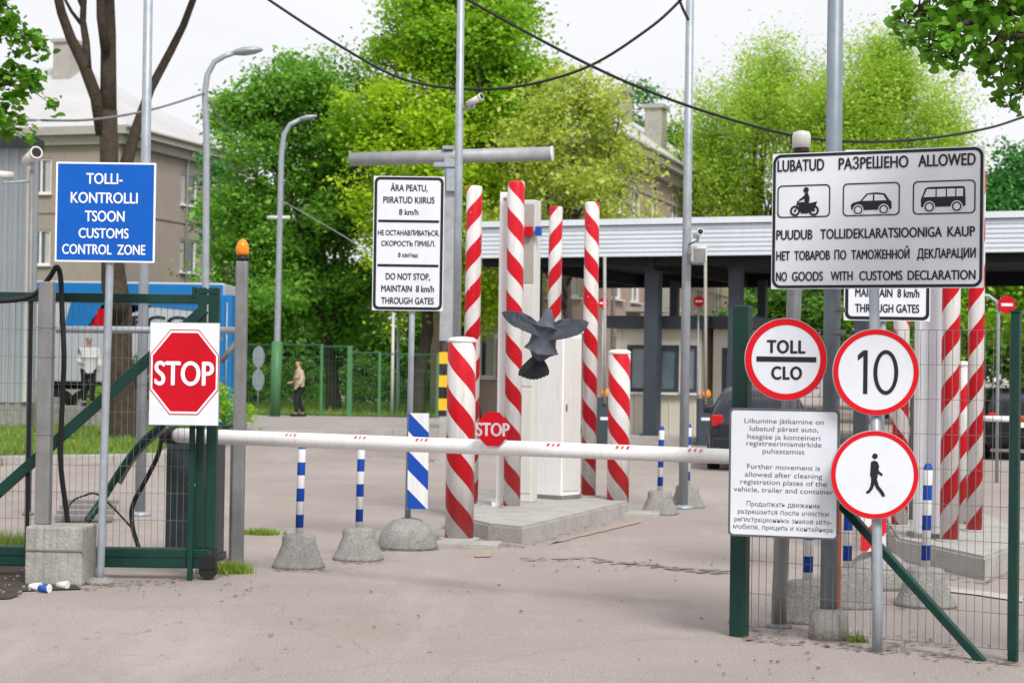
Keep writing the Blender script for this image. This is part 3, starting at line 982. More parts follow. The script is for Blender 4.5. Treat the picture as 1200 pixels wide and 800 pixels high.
# raised kerb island under the booths
isl = MB()
s0, s1 = s_can(690, 1.0), s_can(868, 1.0)
isl.slab([tuple(cpt(s0, .2, 0).xy), tuple(cpt(s1, .2, 0).xy), tuple(cpt(s1, 6.5, 0).xy), tuple(cpt(s0, 6.5, 0).xy)], -.02, .16)
structure('booth_kerb', isl, M['kerb'])
def booth(name, label, pa, pb, d, windows, top=2.75):
    sA, sB = s_can(pa, d), s_can(pb, d)
    L = sB - sA
    p0 = cpt(sA, d, 0)
    root = thing(name, label, 'booth', (p0.x, p0.y, .16))
    org = Vector((p0.x, p0.y, .16))
    ops = []
    for wa, wb, z0, z1 in windows:
        ops.append((s_can(wa, d) - sA, s_can(wb, d) - sA, z0, z1))
    mb = MB(org)
    wall_open(mb, p0, cu, L, .16, top, ops, -cn_, .1)
    for a, b in ((cpt(sB, d, 0), cpt(sB, d + 2.6, 0)), (cpt(sB, d + 2.6, 0), cpt(sA, d + 2.6, 0)), (cpt(sA, d + 2.6, 0), p0)):
        mb.f([mb.v((a.x, a.y, .16)), mb.v((b.x, b.y, .16)), mb.v((b.x, b.y, top)), mb.v((a.x, a.y, top))])
    nb = int(L / .3)
    for i in range(nb):
        s = (i + .5) * L / nb
        if not any(o_[0] - .05 < s < o_[1] + .05 for o_ in ops):
            c = p0 + cu * s - cn_ * .01
            mb.box((c.x, c.y, (top + .16) / 2), (.02, .02, top - .2), cang)
        else:
            lo = min(o_[2] for o_ in ops if o_[0] - .05 < s < o_[1] + .05)
            c = p0 + cu * s - cn_ * .01
            mb.box((c.x, c.y, (lo - .05 + .16) / 2), (.02, .02, max(.05, lo - .05 - .2)), cang)
    mb.build('wall', M['booth'], root)
    for op in ops:
        window_parts(root, p0, cu, -cn_, op, org, 0, False, .08, M['col_dark'], M['glass_booth'])
    mb = MB(org)
    c = cpt((sA + sB) / 2, d + 1.3, top + .16)
    mb.box(c, (L + .5, 3.1, .3), cang)
    mb.build('roof', M['col_dark'], root)
    return root
booth('control_booth', 'cream customs booth with big windows under the dark canopy', 722, 822, 1.5, ((735, 759, 1.2, 2.35), (771, 796, 1.2, 2.35), (800, 818, 1.2, 2.35)))
booth('control_booth', 'cream kiosk with one narrow window beside the dark blue estate car', 836, 872, 1.7, ((846, 858, .9, 2.3),))
for px, lab in ((708, 'raised barrier with amber lamp left of the cream customs booth'), (826, 'raised barrier with amber lamp right of the cream customs booth')):
    g0 = G(px, 522)
    rt = thing('raised_barrier', lab, 'barrier', (g0.x, g0.y, 0), group='raised barriers before the booths')
    mb = MB(g0); mb.box((g0.x, g0.y + .1, .55), (.36, .34, 1.1), bev=.02); mb.box((g0.x, g0.y + .1, .03), (.44, .42, .06)); mb.build('cabinet', M['col_dark'], rt)
    mb = MB(g0); mb.tube([(g0.x, g0.y - .1, .95), (g0.x - .05, g0.y - .1, 4.3)], .035, 8); mb.build('boom', M['kerb'] if px < 800 else M['eave'], rt)
    mb = MB(g0); mb.lathe([(.05, 1.1), (.10, 1.12), (.115, 1.2), (.085, 1.28), (.03, 1.31)], (g0.x + .02, g0.y - .02, 0), 14); mb.build('warning_light', M['amber'], rt)
    mb = MB(g0); mb.box((g0.x, g0.y - .078, .62), (.2, .012, .07)); mb.build('plate', M['white_sign'], rt)
def no_entry(px, py, Z, r, lab, post=True, curved=False):
    c = P(px, py, Z)
    rt = thing('no_entry_sign', lab, 'road sign', (c.x, c.y, 0), group='round red no entry signs')
    mb = MB(c * Vector((1, 1, 0)).length * 0 if False else (c.x, c.y, 0))
    mb.prism([(c.x + r * math.cos(a * PI / 16), c.z + r * math.sin(a * PI / 16)) for a in range(32)], c.y, c.y + .02)
    mb.build('disc', M['red_sign'], rt)
    mb = MB((c.x, c.y, 0)); mb.box((c.x, c.y - .004, c.z), (r * 1.3, .006, r * .32)); mb.build('white_bar', M['white_sign'], rt)
    mb = MB((c.x, c.y, 0))
    if curved:
        mb.tube([(c.x - .12, c.y + .06, 0), (c.x - .12, c.y + .06, c.z - .1), (c.x - .15, c.y + .06, c.z + .05), (c.x - .28, c.y + .06, c.z + .14), (c.x - .55, c.y + .06, c.z + .16)], .028, 8)
    else:
        mb.tube([(c.x, c.y + .05, 0 if post else c.z - .1), (c.x, c.y + .05, 4.2 if not post else c.z + .1)], .025, 8)
    mb.build('post', M['galv'], rt)
no_entry(707, 355, 45.4, .13, 'small red no entry sign near the raised barrier with the pale stick', True)
no_entry(819, 353, 45.0, .13, 'small red no entry sign near the raised barrier with the brownish stick', True)
no_entry(1180, 357, 30, .14, 'no entry sign on a curved thin post behind the far green fence post', True, True)

# ------------------------------------------------------------------ trees
def np_rand_in_ell(rnd, n, shell):
    d = rnd.normal(0, 1, (n, 3)); d /= np.linalg.norm(d, axis=1)[:, None]
    return d * (rnd.uniform(0, 1, n) ** shell)[:, None]
def leaves(rnd, centers, per, cr, size, flat=0.7, droop=0.0, aspect=0.62):
    """leaf-sized kite faces scattered round twig ends"""
    n = len(centers) * per
    c = np.repeat(centers, per, axis=0) + rnd.normal(0, 1, (n, 3)) * np.repeat(cr, per)[:, None] * (1, 1, flat)
    nr = rnd.normal(0, 1, (n, 3)); nr[:, 2] = np.abs(nr[:, 2]) + 0.5
    nr /= np.linalg.norm(nr, axis=1)[:, None]
    a = rnd.normal(0, 1, (n, 3)); a[:, 2] -= droop
    a -= nr * (a * nr).sum(1)[:, None]; a /= np.linalg.norm(a, axis=1)[:, None]
    b = np.cross(nr, a)
    s = (size * np.exp(rnd.normal(0, .28, n)))[:, None]
    V = np.empty((n, 4, 3))
    V[:, 0] = c - a * s * .5
    V[:, 1] = c + b * s * aspect * .5 - a * s * .05 + nr * s * .08
    V[:, 2] = c + a * s * .5
    V[:, 3] = c - b * s * aspect * .5 - a * s * .05 + nr * s * .08
    return V.reshape(-1, 3)
def leaves6(rnd, centers, per, cr, size, flat=.8, droop=.6):
    n = len(centers) * per
    c = np.repeat(centers, per, axis=0) + rnd.normal(0, 1, (n, 3)) * np.repeat(cr, per)[:, None] * (1, 1, flat)
    nr = rnd.normal(0, 1, (n, 3)); nr[:, 2] = np.abs(nr[:, 2]) + 0.5
    nr /= np.linalg.norm(nr, axis=1)[:, None]
    a = rnd.normal(0, 1, (n, 3)); a[:, 2] -= droop
    a -= nr * (a * nr).sum(1)[:, None]; a /= np.linalg.norm(a, axis=1)[:, None]
    b = np.cross(nr, a)
    s = (size * rnd.uniform(0.5, 1.35, n))[:, None]
    outl = ((-.5, 0), (-.38, .26), (-.08, .40), (.22, .30), (.55, .02), (.22, -.30), (-.08, -.40), (-.38, -.26))
    V = np.empty((n, 8, 3))
    for i, (u_, w_) in enumerate(outl):
        V[:, i] = c + a * s * u_ + b * s * w_ + nr * s * (abs(w_) * .3 - u_ * u_ * .25)
    return V.reshape(-1, 3)
def limb_path(rnd, a, b, sag=0.12, n=5):
    pts = []
    L = (b - a).length
    off = Vector(rnd.normal(0, 1, 3)) * L * .06
    for i in range(n + 1):
        t = i / n
        p = a.lerp(b, t)
        p = p + off * math.sin(PI * t) + Vector((0, 0, -sag * L * math.sin(PI * t) * .4))
        pts.append(p)
    return pts
def tree(name, label, Z, base_px, ells, nclump, per, cr, size, lm, trunk_r=.2, limbs=12, twigs=40, seed=1, shell=.55, flat=.7, cat='tree',
         bark=None, top_px=None, droop=0.0, upright=0.0, dz=1.0, aspect=.62):
    rnd = np.random.RandomState(seed)
    b = G(*base_px); b = Vector((P(base_px[0], 430, Z).x, Z, 0))
    root = thing(name, label, cat, b)
    k = Z / FPX
    E = []
    for (cx, cy, rx, ry) in ells:
        c = P(cx, cy, Z)
        E.append((np.array(c), np.array((rx * k, max(rx, 25) * k * dz, ry * k))))
    wts = np.array([e[1][0] * e[1][2] for e in E]); wts /= wts.sum()
    idx = rnd.choice(len(E), nclump, p=wts)
    nb = max(8, nclump // 7)
    u_ = np_rand_in_ell(rnd, nb, shell) * rnd.uniform(.88, 1.16, (nb, 1))
    bough = np.array([E[i][0] + E[i][1] * u_[j] for j, i in enumerate(idx[:nb])])
    cen = bough[rnd.randint(0, nb, nclump)] + np.clip(rnd.normal(0, 1, (nclump, 3)), -1.7, 1.7) * (cr * 1.5, cr * 1.5, cr * .85 * (1 + flat - .7))
    cen = cen[cen[:, 2] > .8]
    crs = cr * rnd.uniform(.6, 1.35, len(cen))
    V = leaves(rnd, cen, per, crs, size, flat, droop, aspect)
    V = V[:len(V) // 4 * 4].reshape(-1, 4, 3)
    V = V[V[:, :, 2].min(1) > .1].reshape(-1, 3) - np.array(b)
    raw_mesh('crown', V, 4, lm, root)
    # trunk and limbs
    zmin = min(e[0][2] - e[1][2] for e in E); zmax = max(e[0][2] + e[1][2] for e in E)
    cxm = float(sum(e[0][0] * w for e, w in zip(E, wts))); 
    mb = MB(b)
    top = Vector((cxm, Z, zmin + (zmax - zmin) * .72))
    tp = [b + Vector((0, 0, -.05)), b.lerp(top, .02) + Vector((0, 0, .2))]
    for i in range(1, 8):
        t = i / 7
        p = b.lerp(top, t); p += Vector(rnd.normal(0, .06, 3)) * (1, 1, 0)[0]
        tp.append(p)
    rs = [trunk_r * 1.35, trunk_r * 1.05] + [trunk_r * (1 - .82 * i / 7) for i in range(1, 8)]
    mb.tube(tp, rs, 10)
    order = rnd.permutation(len(cen))
    ends = []
    for j in order[:limbs]:
        e = Vector(cen[j])
        t = min(.92, max(.12, (e.z * .55) / max(1e-3, top.z)))
        a = b.lerp(top, t)
        r0 = trunk_r * (1 - .8 * t) * .6
        pts = limb_path(rnd, a, e, -.25)
        mb.tube(pts, [r0 * (1 - .85 * i / 5) for i in range(6)], 7)
        ends.append((pts, r0))
    for j in order[limbs:limbs + twigs]:
        e = Vector(cen[j])
        best = min(((p - e).length, p, r0) for pts, r0 in ends for p in pts[2:])
        r = max(.008, best[2] * .3)
        mb.tube(limb_path(rnd, best[1], e, -.2, 3), [r, r * .7, r * .45, r * .25], 5)
    mb.build('trunk', bark or M['bark_grey'], root)
    return root
LM_maple = leaf_mat('maple_leaves', (0.06, 0.22, 0.012), (0.33, 0.64, 0.09), .46)
LM_yellow = leaf_mat('yellow_green_leaves', (0.30, 0.50, 0.01), (0.62, 0.82, 0.05), .5)
LM_tall = leaf_mat('fresh_green_leaves', (0.15, 0.36, 0.010), (0.42, 0.68, 0.05), .48)
LM_olive = leaf_mat('olive_bronze_leaves', (0.32, 0.44, 0.03), (0.70, 0.78, 0.17), .5)
LM_willow = leaf_mat('willow_leaves', (0.26, 0.44, 0.02), (0.60, 0.80, 0.12), .5)
LM_conifer = leaf_mat('bluish_green_needles', (0.03, 0.17, 0.03), (0.13, 0.40, 0.09), .35)
LM_linden = leaf_mat('linden_leaves', (0.045, 0.18, 0.006), (0.20, 0.46, 0.03), .45, 3.0)
LM_bush = leaf_mat('hedge_leaves', (0.035, 0.13, 0.010), (0.17, 0.36, 0.04), .38)

tree('maple_tree', 'dense vivid green broadleaf tree behind the curved street lamps', 67, (392, 488),
     [(350, 180, 85, 100), (306, 262, 44, 95), (405, 240, 60, 130), (345, 335, 95, 80), (298, 340, 36, 60), (352, 95, 52, 36), (290, 130, 28, 30), (425, 130, 35, 50), (420, 330, 50, 60)],
     560, 190, .36, .165, LM_maple, .26, 16, 60, 21, .5)
tree('linden_tree', 'yellow green spring tree rising behind the narrow speed limit board', 62.5, (488, 487),
     [(497, 215, 50, 125), (478, 110, 42, 60), (545, 215, 55, 110), (585, 210, 35, 70), (530, 310, 80, 70), (460, 200, 30, 80)],
     430, 125, .36, .15, LM_yellow, .26, 14, 60, 22, .45)
tree('ash_tree', 'tall fresh green tree with its top above the picture', 64, (552, 480),
     [(560, 60, 60, 120), (510, 40, 50, 70), (585, 110, 45, 100), (480, 40, 35, 45), (560, -30, 70, 60), (440, 170, 30, 60)],
     480, 150, .40, .17, LM_tall, .3, 14, 50, 23, .55)
tree('birch_tree', 'loose olive leaved tree before the pinkish block', 60, (668, 500),
     [(655, 205, 70, 55), (715, 160, 34, 40), (620, 165, 40, 55), (742, 178, 22, 22), (690, 118, 24, 28), (648, 115, 30, 40), (590, 250, 40, 45), (705, 235, 52, 36)],
     300, 58, .36, .15, LM_olive, .17, 18, 110, 24, .5)
tree('willow_tree', 'sparse light green willow with upright shoots left of the big lamp pole', 76, (890, 480),
     [(885, 160, 60, 105), (845, 185, 45, 80), (905, 110, 38, 60), (945, 150, 40, 90), (850, 235, 70, 60), (925, 62, 26, 34), (820, 140, 18, 50)],
     520, 100, .38, .15, LM_willow, .2, 26, 130, 25, .62, flat=1.5, aspect=.4)
tree('willow_tree', 'round bright willow standing right of the big lamp pole', 73, (1035, 480),
     [(1030, 165, 82, 92), (1095, 180, 38, 75), (975, 175, 52, 95), (1030, 85, 55, 34), (1040, 235, 105, 45)],
     760, 120, .38, .15, LM_willow, .22, 26, 130, 26, .6, flat=1.3, aspect=.4)
tree('spruce_tree', 'small bluish green tree at the end of the canopy roof', 66, (1182, 480),
     [(1168, 180, 14, 34), (1180, 225, 26, 40), (1198, 215, 26, 42), (1225, 260, 50, 60), (1185, 260, 30, 40)],
     260, 110, .3, .17, LM_conifer, .15, 10, 30, 27, .55)
tree('poplar_tree', 'far dark green treetop beside the chimney', 118, (748, 460), [(748, 118, 16, 14), (742, 150, 20, 24), (735, 180, 24, 30)], 60, 90, .5, .26, LM_conifer, .25, 6, 10, 28)
tree('poplar_tree', 'far grey green treetop behind the pinkish roof', 122, (793, 460), [(790, 152, 12, 14), (800, 175, 16, 25), (826, 180, 20, 30)], 60, 70, .5, .26, LM_conifer, .25, 6, 10, 29)
tree('young_tree', 'small pale tree poking out between brown block and maple', 78, (258, 480), [(246, 168, 8, 14), (259, 215, 10, 40), (259, 290, 9, 40)], 40, 70, .3, .2, LM_conifer, .12, 6, 10, 30)

# near bare trunk with limbs, its foliage above the picture
def near_tree():
    b = Vector((P(145, 430, 39).x, 39, 0))
    root = thing('bare_trunk_tree', 'dark forked trunk with bare limbs behind the blue customs board', 'tree', b)
    mb = MB(b)
    q = lambda *l_: [P(px, py, 39 + dz) for px, py, dz in l_]
    k = 39 / FPX
    mb.tube([b + Vector((0, 0, -.1)), b + Vector((0, 0, .25))] + q((143, 480, 0), (139, 420, 0), (140, 362, 0), (134, 335, 0), (131, 300, 0), (128, 200, 0), (127, 130, 0)),
            [.42, .33, 19 * k, 16 * k, 15 * k, 15.5 * k, 12.5 * k, 11 * k, 10.5 * k], 14)
    mb.tube(q((127, 140, 0), (127, 90, 0), (127, 40, .1), (126, -30, .2), (124, -160, .4)), [10 * k, 9.5 * k, 9 * k, 7 * k, 4 * k], 12)
    mb.tube(q((124, 60, -.2), (118, 20, -.3), (117, -40, -.5), (110, -140, -.6)), [6 * k, 5 * k, 4.5 * k, 3 * k], 10)
    mb.tube(q((121, 158, 0), (113, 115, -.1), (98, 75, -.3), (83, 45, -.4), (72, 15, -.5), (64, -20, -.6), (50, -110, -.9)), [9 * k, 7.5 * k, 7 * k, 6 * k, 5.5 * k, 5 * k, 3 * k], 10)
    mb.tube(q((102, 80, -.3), (101, 50, -.2), (97, 25, 0), (99, -20, .2), (104, -90, .4)), [5.5 * k, 4.5 * k, 4 * k, 3.5 * k, 2 * k], 8)
    mb.tube(q((98, 32, 0), (84, 14, -.1), (72, -8, -.2)), [2.5 * k, 2 * k, 1.5 * k], 6)
    mb.tube(q((98, 12, .1), (91, -4, .2), (86, -40, .3)), [2.6 * k, 2.3 * k, 1.5 * k], 6)
    mb.tube(q((140, 225, .1), (147, 195, .2), (160, 150, .4), (176, 105, .7), (200, 60, 1.0), (215, 30, 1.1), (230, -10, 1.3), (252, -90, 1.6)), [9 * k, 8 * k, 6.5 * k, 5.5 * k, 5 * k, 4.5 * k, 4 * k, 2 * k], 10)
    mb.tube(q((136, 372, -.2), (140, 352, -.5), (134, 330, -.3)), [10 * k, 14 * k, 6 * k], 10)
    mb.build('trunk', M['bark'], root)
    rnd = np.random.RandomState(5)
    cen = np.array([P(px, py, 39 + dz) for px, py, dz in zip(rnd.uniform(-40, 290, 150), rnd.uniform(-330, -50, 150), rnd.uniform(-2.5, 2.5, 150))])
    V = leaves(rnd, cen, 60, np.full(150, .3), .15)
    raw_mesh('crown', V - np.array(b), 4, LM_linden, root)
near_tree()
# branch-bearing trees whose trunks stand just outside the picture
def edge_tree(name, label, Z, base_px, br, lm, size, n, spread, seed, trunk_r, top_py):
    b = Vector((P(base_px, 430, Z).x, Z, 0))
    root = thing(name, label, 'tree', b)
    rnd = np.random.RandomState(seed)
    mb = MB(b)
    top = P(base_px, top_py, Z)
    mb.tube([b, b.lerp(top, .3), b.lerp(top, .7), top], [trunk_r * 1.2, trunk_r, trunk_r * .8, trunk_r * .4], 12)
    cen = []
    for pts in br:
        w = [P(px, py, Z + dz) for px, py, dz in pts]
        w0 = Vector((b.x, b.y, w[0].z - .3))
        path = [w0] + w
        r0 = .05 if Z < 15 else .07
        mb.tube(path, [r0 * (1 - .85 * i / (len(path) - 1)) for i in range(len(path))], 7)
        for a, c in zip(w, w[1:] + [w[-1]]):
            m_ = max(2, int((c - a).length / (spread * .55)))
            for i in range(m_):
                p = a.lerp(c, i / m_)
                for _ in range(2):
                    e = p + Vector(rnd.normal(0, spread, 3))
                    mb.tube([p, p.lerp(e, .5) + Vector((0, 0, spread * .1)), e], [r0 * .14, r0 * .1, r0 * .06], 5)
                    cen.append(e)
    mb.build('trunk', M['bark'], root)
    cen = np.array([tuple(c) for c in cen])
    V = leaves6(rnd, cen, n, np.full(len(cen), spread * .46), size, .8, .6)
    raw_mesh('crown', V - np.array(b), 8, lm, root)
edge_tree('linden_tree', 'overhanging leafy branch above the big allowed vehicles board', 10.5, 1420,
          [[(1290, 20, 0), (1200, 10, 0), (1130, 28, -.1), (1088, 60, -.15)], [(1300, 70, .2), (1230, 60, .2), (1180, 75, .25), (1176, 100, .3)],
           [(1290, -30, .1), (1180, -20, .1), (1090, -4, .1), (1062, 30, .15)], [(1280, 30, -.2), (1220, 38, -.2), (1165, 48, -.2)], [(1240, 80, .0), (1205, 95, 0), (1185, 112, .05)],
           [(1200, -30, .3), (1120, 12, .3), (1112, 68, .3)]],
          LM_linden, .062, 11, .075, 31, .16, -250)
edge_tree('linden_tree', 'leafy branches hanging in beside the grey shed roof', 27, -190,
          [[(-90, 10, 0), (-20, 25, 0), (20, 40, .1), (30, 48, .2)], [(-90, 60, .3), (-30, 90, .3), (15, 100, .2), (35, 102, 0)], [(-90, 90, -.2), (-30, 115, -.2), (8, 130, -.2)], [(-80, -30, 0), (-10, -10, 0), (15, 14, 0)], [(-60, 110, 0), (-10, 135, 0), (6, 148, 0)]],
          LM_linden, .13, 13, .17, 32, .2, -300)
# background thicket behind fence, canopy and lawn
def thicket(name, spans, Z, n, per, cr, size, lm, seed):
    rnd = np.random.RandomState(seed)
    cen = []
    for (xa, xb, ya, yb, m_) in spans:
        for _ in range(m_):
            cen.append(P(rnd.uniform(xa, xb), rnd.uniform(ya, yb), Z + rnd.uniform(-2.5, 2.5)))
    cen = np.array([tuple(c) for c in cen if c.z > .1])
    V = leaves(rnd, cen, per, cr * rnd.uniform(.7, 1.3, len(cen)), size).reshape(-1, 4, 3)
    V = V[V[:, :, 2].min(1) > .02].reshape(-1, 3)
    return tag(raw_mesh(name, V, 4, lm), kind='stuff')
thicket('undergrowth', [(240, 560, 395, 464, 200), (240, 560, 345, 425, 200)], 86, 0, 60, .6, .3, LM_bush, 41)
thicket('treeline', [(820, 1420, 240, 420, 460), (-500, 240, 300, 440, 200), (560, 760, 300, 440, 60), (860, 1420, 400, 440, 120)], 92, 0, 55, .7, .36, LM_bush, 42)
tree('hawthorn_tree', 'bright green tree seen below the canopy roof behind the fence post', 64, (1140, 480), [(1140, 350, 90, 75), (1060, 350, 70, 70), (1220, 340, 70, 70)], 260, 80, .38, .2, LM_tall, .15, 12, 40, 44)
tree('hawthorn_tree', 'green tree seen below the canopy left of the toll disc', 66, (905, 480), [(905, 370, 50, 60), (860, 380, 30, 45), (960, 370, 40, 60)], 150, 80, .38, .2, LM_bush, .15, 12, 40, 45)

def shrub(label, px, Z, w, h, n, lm, seed):
    b = Vector((P(px, 430, Z).x, Z, 0.13 if Z < 61 else 0.0))
    rt = thing('shrub', label, 'shrub', b)
    rnd = np.random.RandomState(seed)
    cen = rnd.normal(0, 1, (n, 3)) * (w * .33, w * .3, 0) + np.array([0, 0, 0])
    cen[:, 2] = rnd.uniform(.12, 1, n) ** .8 * h * np.clip(1 - (np.abs(cen[:, 0]) / (w * .75)) ** 2, .25, 1)
    V = leaves(rnd, cen, 70, np.full(n, .17), .10)
    V = V.reshape(-1, 4, 3); V = V[V[:, :, 2].min(1) > .01].reshape(-1, 3)
    raw_mesh('foliage', V, 4, lm, rt)
    mb = MB()
    for k in range(9):
        e = Vector(cen[k]); mb.tube([(e.x * .12, e.y * .12, 0), (e.x * .5, e.y * .5, e.z * .55), e], [.022, .015, .006], 5)
    mb.build('stem', M['bark_grey'], rt)
shrub('dark green shrub in front of the trailer beside the bare trunk', 168, 50.2, 1.6, 1.7, 60, LM_bush, 51)
shrub('leafy shrub below the trailer lettering near the stop board', 205, 49.8, 1.5, 1.3, 50, LM_bush, 52)
shrub('low shrub in front of the blue container end', 242, 46.0, 1.4, 1.2, 50, LM_tall, 53)
shrub('small shrub close to the loading platform steps', 132, 48.6, 1.0, .9, 34, LM_tall, 54)
shrub('broad dark bush on the lawn behind the rear of the round signs', 300, 80, 2.6, 1.8, 90, LM_bush, 55)
shrub('broad bush on the lawn behind the beige pedestrian', 352, 82, 2.8, 2.0, 90, LM_bush, 56)
shrub('bush on the lawn between the fence corner post and the speed board', 430, 81, 2.8, 2.1, 90, LM_bush, 57)
shrub('bush on the lawn at the foot of the yellow green tree', 500, 80, 2.2, 1.7, 70, LM_bush, 58)

# ------------------------------------------------------------------ fences
def mesh_panel(mb, a, b, z0, z1, dx, dz, r):
    """welded mesh: thin square wires between two points"""
    d = b - a; L = d.length; ang = math.atan2(d.y, d.x)
    n = int(L / dx)
    for i in range(n + 1):
        c = a + d * (i / n)
        mb.box((c.x, c.y, (z0 + z1) / 2), (r, r, z1 - z0), ang)
    m_ = int((z1 - z0) / dz)
    c = (a + b) / 2
    nrm = Vector((d.y, -d.x, 0)).normalized() * r
    for j in range(m_ + 1):
        z = z0 + (z1 - z0) * j / m_
        mb.box((c.x + nrm.x, c.y + nrm.y, z), (L, r, r), ang)
ff = thing('mesh_fence', 'green wire fence running along the far pavement before the lawn', 'fence', (P(350, 430, 60.3).x, 60.3, 0))
o = ff.location.copy()
pp = [(-60, 62.0, 402), (60, 61.4, 402), (180, 61, 402), (272, 60.5, 402), (328, 60.4, 402), (377, 60.3, 403), (410, 60.2, 405), (445, 60.2, 412), (480, 60.2, 414), (513, 60.2, 414), (560, 60.2, 414)]
tops = [Vector((P(px, 430, Z).x, Z, P(px, py, Z).z)) for px, Z, py in pp]
for i, t_ in enumerate(tops):
    mb = MB(o)
    mb.box((t_.x, t_.y, t_.z / 2), (.09 if i != 6 else .16, .09, t_.z), bev=.01)
    mb.build('post', M['green_light'], ff)
for a, b in zip(tops, tops[1:]):
    mb = MB(o)
    mesh_panel(mb, Vector((a.x, a.y, 0)), Vector((b.x, b.y, 0)), .2, min(a.z, b.z) - .05, .11, .4, .008)
    d = b - a
    mb.box(((a.x + b.x) / 2, (a.y + b.y) / 2, min(a.z, b.z) - .03), (Vector((d.x, d.y, 0)).length - .09, .04, .05), math.atan2(d.y, d.x))
    mb.build('wire_panel', M['fence_green'], ff)

# ---- near fence on the other side of the road, right of the picture
FA = G(866, 745); FB = G(1187, 775)
nf = thing('mesh_fence', 'near welded wire fence between a thick and a thin dark green post', 'fence', (FA.x, FA.y, 0))
o = FA.copy()
h1 = P(868, 358, FA.y).z; h2 = P(1187, 366, FB.y).z
mb = MB(o)
ang = math.atan2((FB - FA).y, (FB - FA).x)
mb.box((FA.x, FA.y, h1 / 2), (.106, .09, h1), ang, bev=.012)
for k in range(40):
    mb.box((FA.x - .0, FA.y - .0455, .06 + k * h1 / 41), (.02, .012, .03), ang)
mb.build('post', M['green'], nf, 'thick dark green post with a row of studs')
mb = MB(o); mb.box((FB.x, FB.y, h2 / 2), (.055, .055, h2), ang, bev=.008); mb.box((FB.x, FB.y, h2 + .006), (.066, .066, .012), ang); mb.build('post', M['green'], nf, 'thin dark green post')
mb = MB(o)
d = (FB - FA)
mesh_panel(mb, FA + d * .025 + Vector((0, .075, 0)), FB + d * .02 + Vector((0, .075, 0)), .06, 1.98, .05, .2, .0032)
mb.build('wire_panel', M['wire'], nf)
mb = MB(o)
FC = FB + d * .9 + Vector((0, .1, 0))
mesh_panel(mb, FB + d * .02 + Vector((0, .075, 0)), FC, .06, 1.98, .05, .2, .0032)
mb.build('wire_panel', M['wire'], nf)
mb = MB(o)
pa, pb = P(985, 590, 11.86), P(1152, 776, 11.25)
dv = (pb - pa)
rot = dv.to_track_quat('X', 'Z').to_matrix()
mb.box((pa + pb) / 2, (dv.length, .05, .05), rot=rot, bev=.006)
mb.build('brace', M['green'], nf)

# ------------------------------------------------------------------ green sliding gate on the left
GY = 14.95
gt = thing('sliding_gate', 'dark green steel sliding gate leaf with wire infill and diagonal brace', 'gate', (P(245, 430, GY).x, GY, 0))
o = gt.location.copy()
zt = P(120, 344, GY).z
xl, xr = P(-260, 430, GY).x, P(246, 430, GY).x
mb = MB(o); mb.box(((xl + xr) / 2, GY, zt - .035), (xr - xl, .06, .075), bev=.008); mb.build('top_rail', M['green'], gt)
mb = MB(o)
zb1, zb0 = P(150, 641, GY).z, P(150, 664, GY).z
mb.box(((xl + xr) / 2, GY, (zb0 + zb1) / 2), (xr - xl + .05, .10, zb1 - zb0), bev=.012)
mb.box(((xl + xr) / 2, GY - .052, (zb0 + zb1) / 2 + .02), (xr - xl, .012, .02))
mb.build('bottom_beam', M['green'], gt)
for px, w in ((249, .085), (235, .06)):
    xx = P(px, 500, GY).x
    mb = MB(o); mb.box((xx, GY + .003, (zb1 + zt) / 2 + .03), (w, .07, zt - zb1 + .06), bev=.008); mb.build('end_post', M['green'], gt)
xx = P(226, 600, GY).x
mb = MB(o); mb.box((xx, GY - .09, .74), (.042, .042, 1.48), bev=.006); mb.build('guide_post', M['green'], gt)
mb = MB(o)
pa, pb = P(-90, 655, GY - .02), P(240, 362, GY - .02)
dv = pb - pa
mb.box((pa + pb) / 2, (dv.length, .05, .085), rot=dv.to_track_quat('X', 'Z').to_matrix(), bev=.006)
mb.build('brace', M['green'], gt)
mb = MB(o)
for px in (34, -110):
    xx = P(px, 500, GY).x
    mb.box((xx, GY, (zb1 + zt - .07) / 2), (.028, .03, zt - .07 - zb1))
mb.build('stile', M['black'], gt)
mb = MB(o); mesh_panel(mb, Vector((xl, GY + .04, 0)), Vector((xr - .1, GY + .04, 0)), zb1, zt - .08, .05, .2, .0032); mb.build('wire_panel', M['wire'], gt)
mb = MB(o)
c = P(244, 674, GY)
mb.tube([(c.x, GY - .05, .075), (c.x, GY + .05, .075)], .07, 16); mb.box((c.x, GY, .14), (.12, .12, .1))
mb.build('roller', M['black'], gt)
mb = MB(o)
c = P(243, 340, GY)
mb.box((c.x, GY, zt + .03), (.16, .08, .035)); mb.box((c.x - .1, GY, zt + .02), (.03, .08, .08)); 
mb.build('bracket', M['green'], gt)

# silver pipe rail behind the gate
p0, p1 = P(66, 386, 16.7), P(276, 387, 16.7)
pr = thing('pipe_rail', 'horizontal silver pipe rail behind the green gate', 'rail', (p0.x, p0.y, 0))
mb = MB((p0.x, p0.y, 0)); mb.tube([p0, p1], .032, 14); mb.build('pipe', M['galv'], pr)
mb = MB((p0.x, p0.y, 0)); mb.tube([P(259, 424, 16.7), P(277, 400, 16.75)], .025, 10); mb.build('strut', M['galv_dark'], pr)

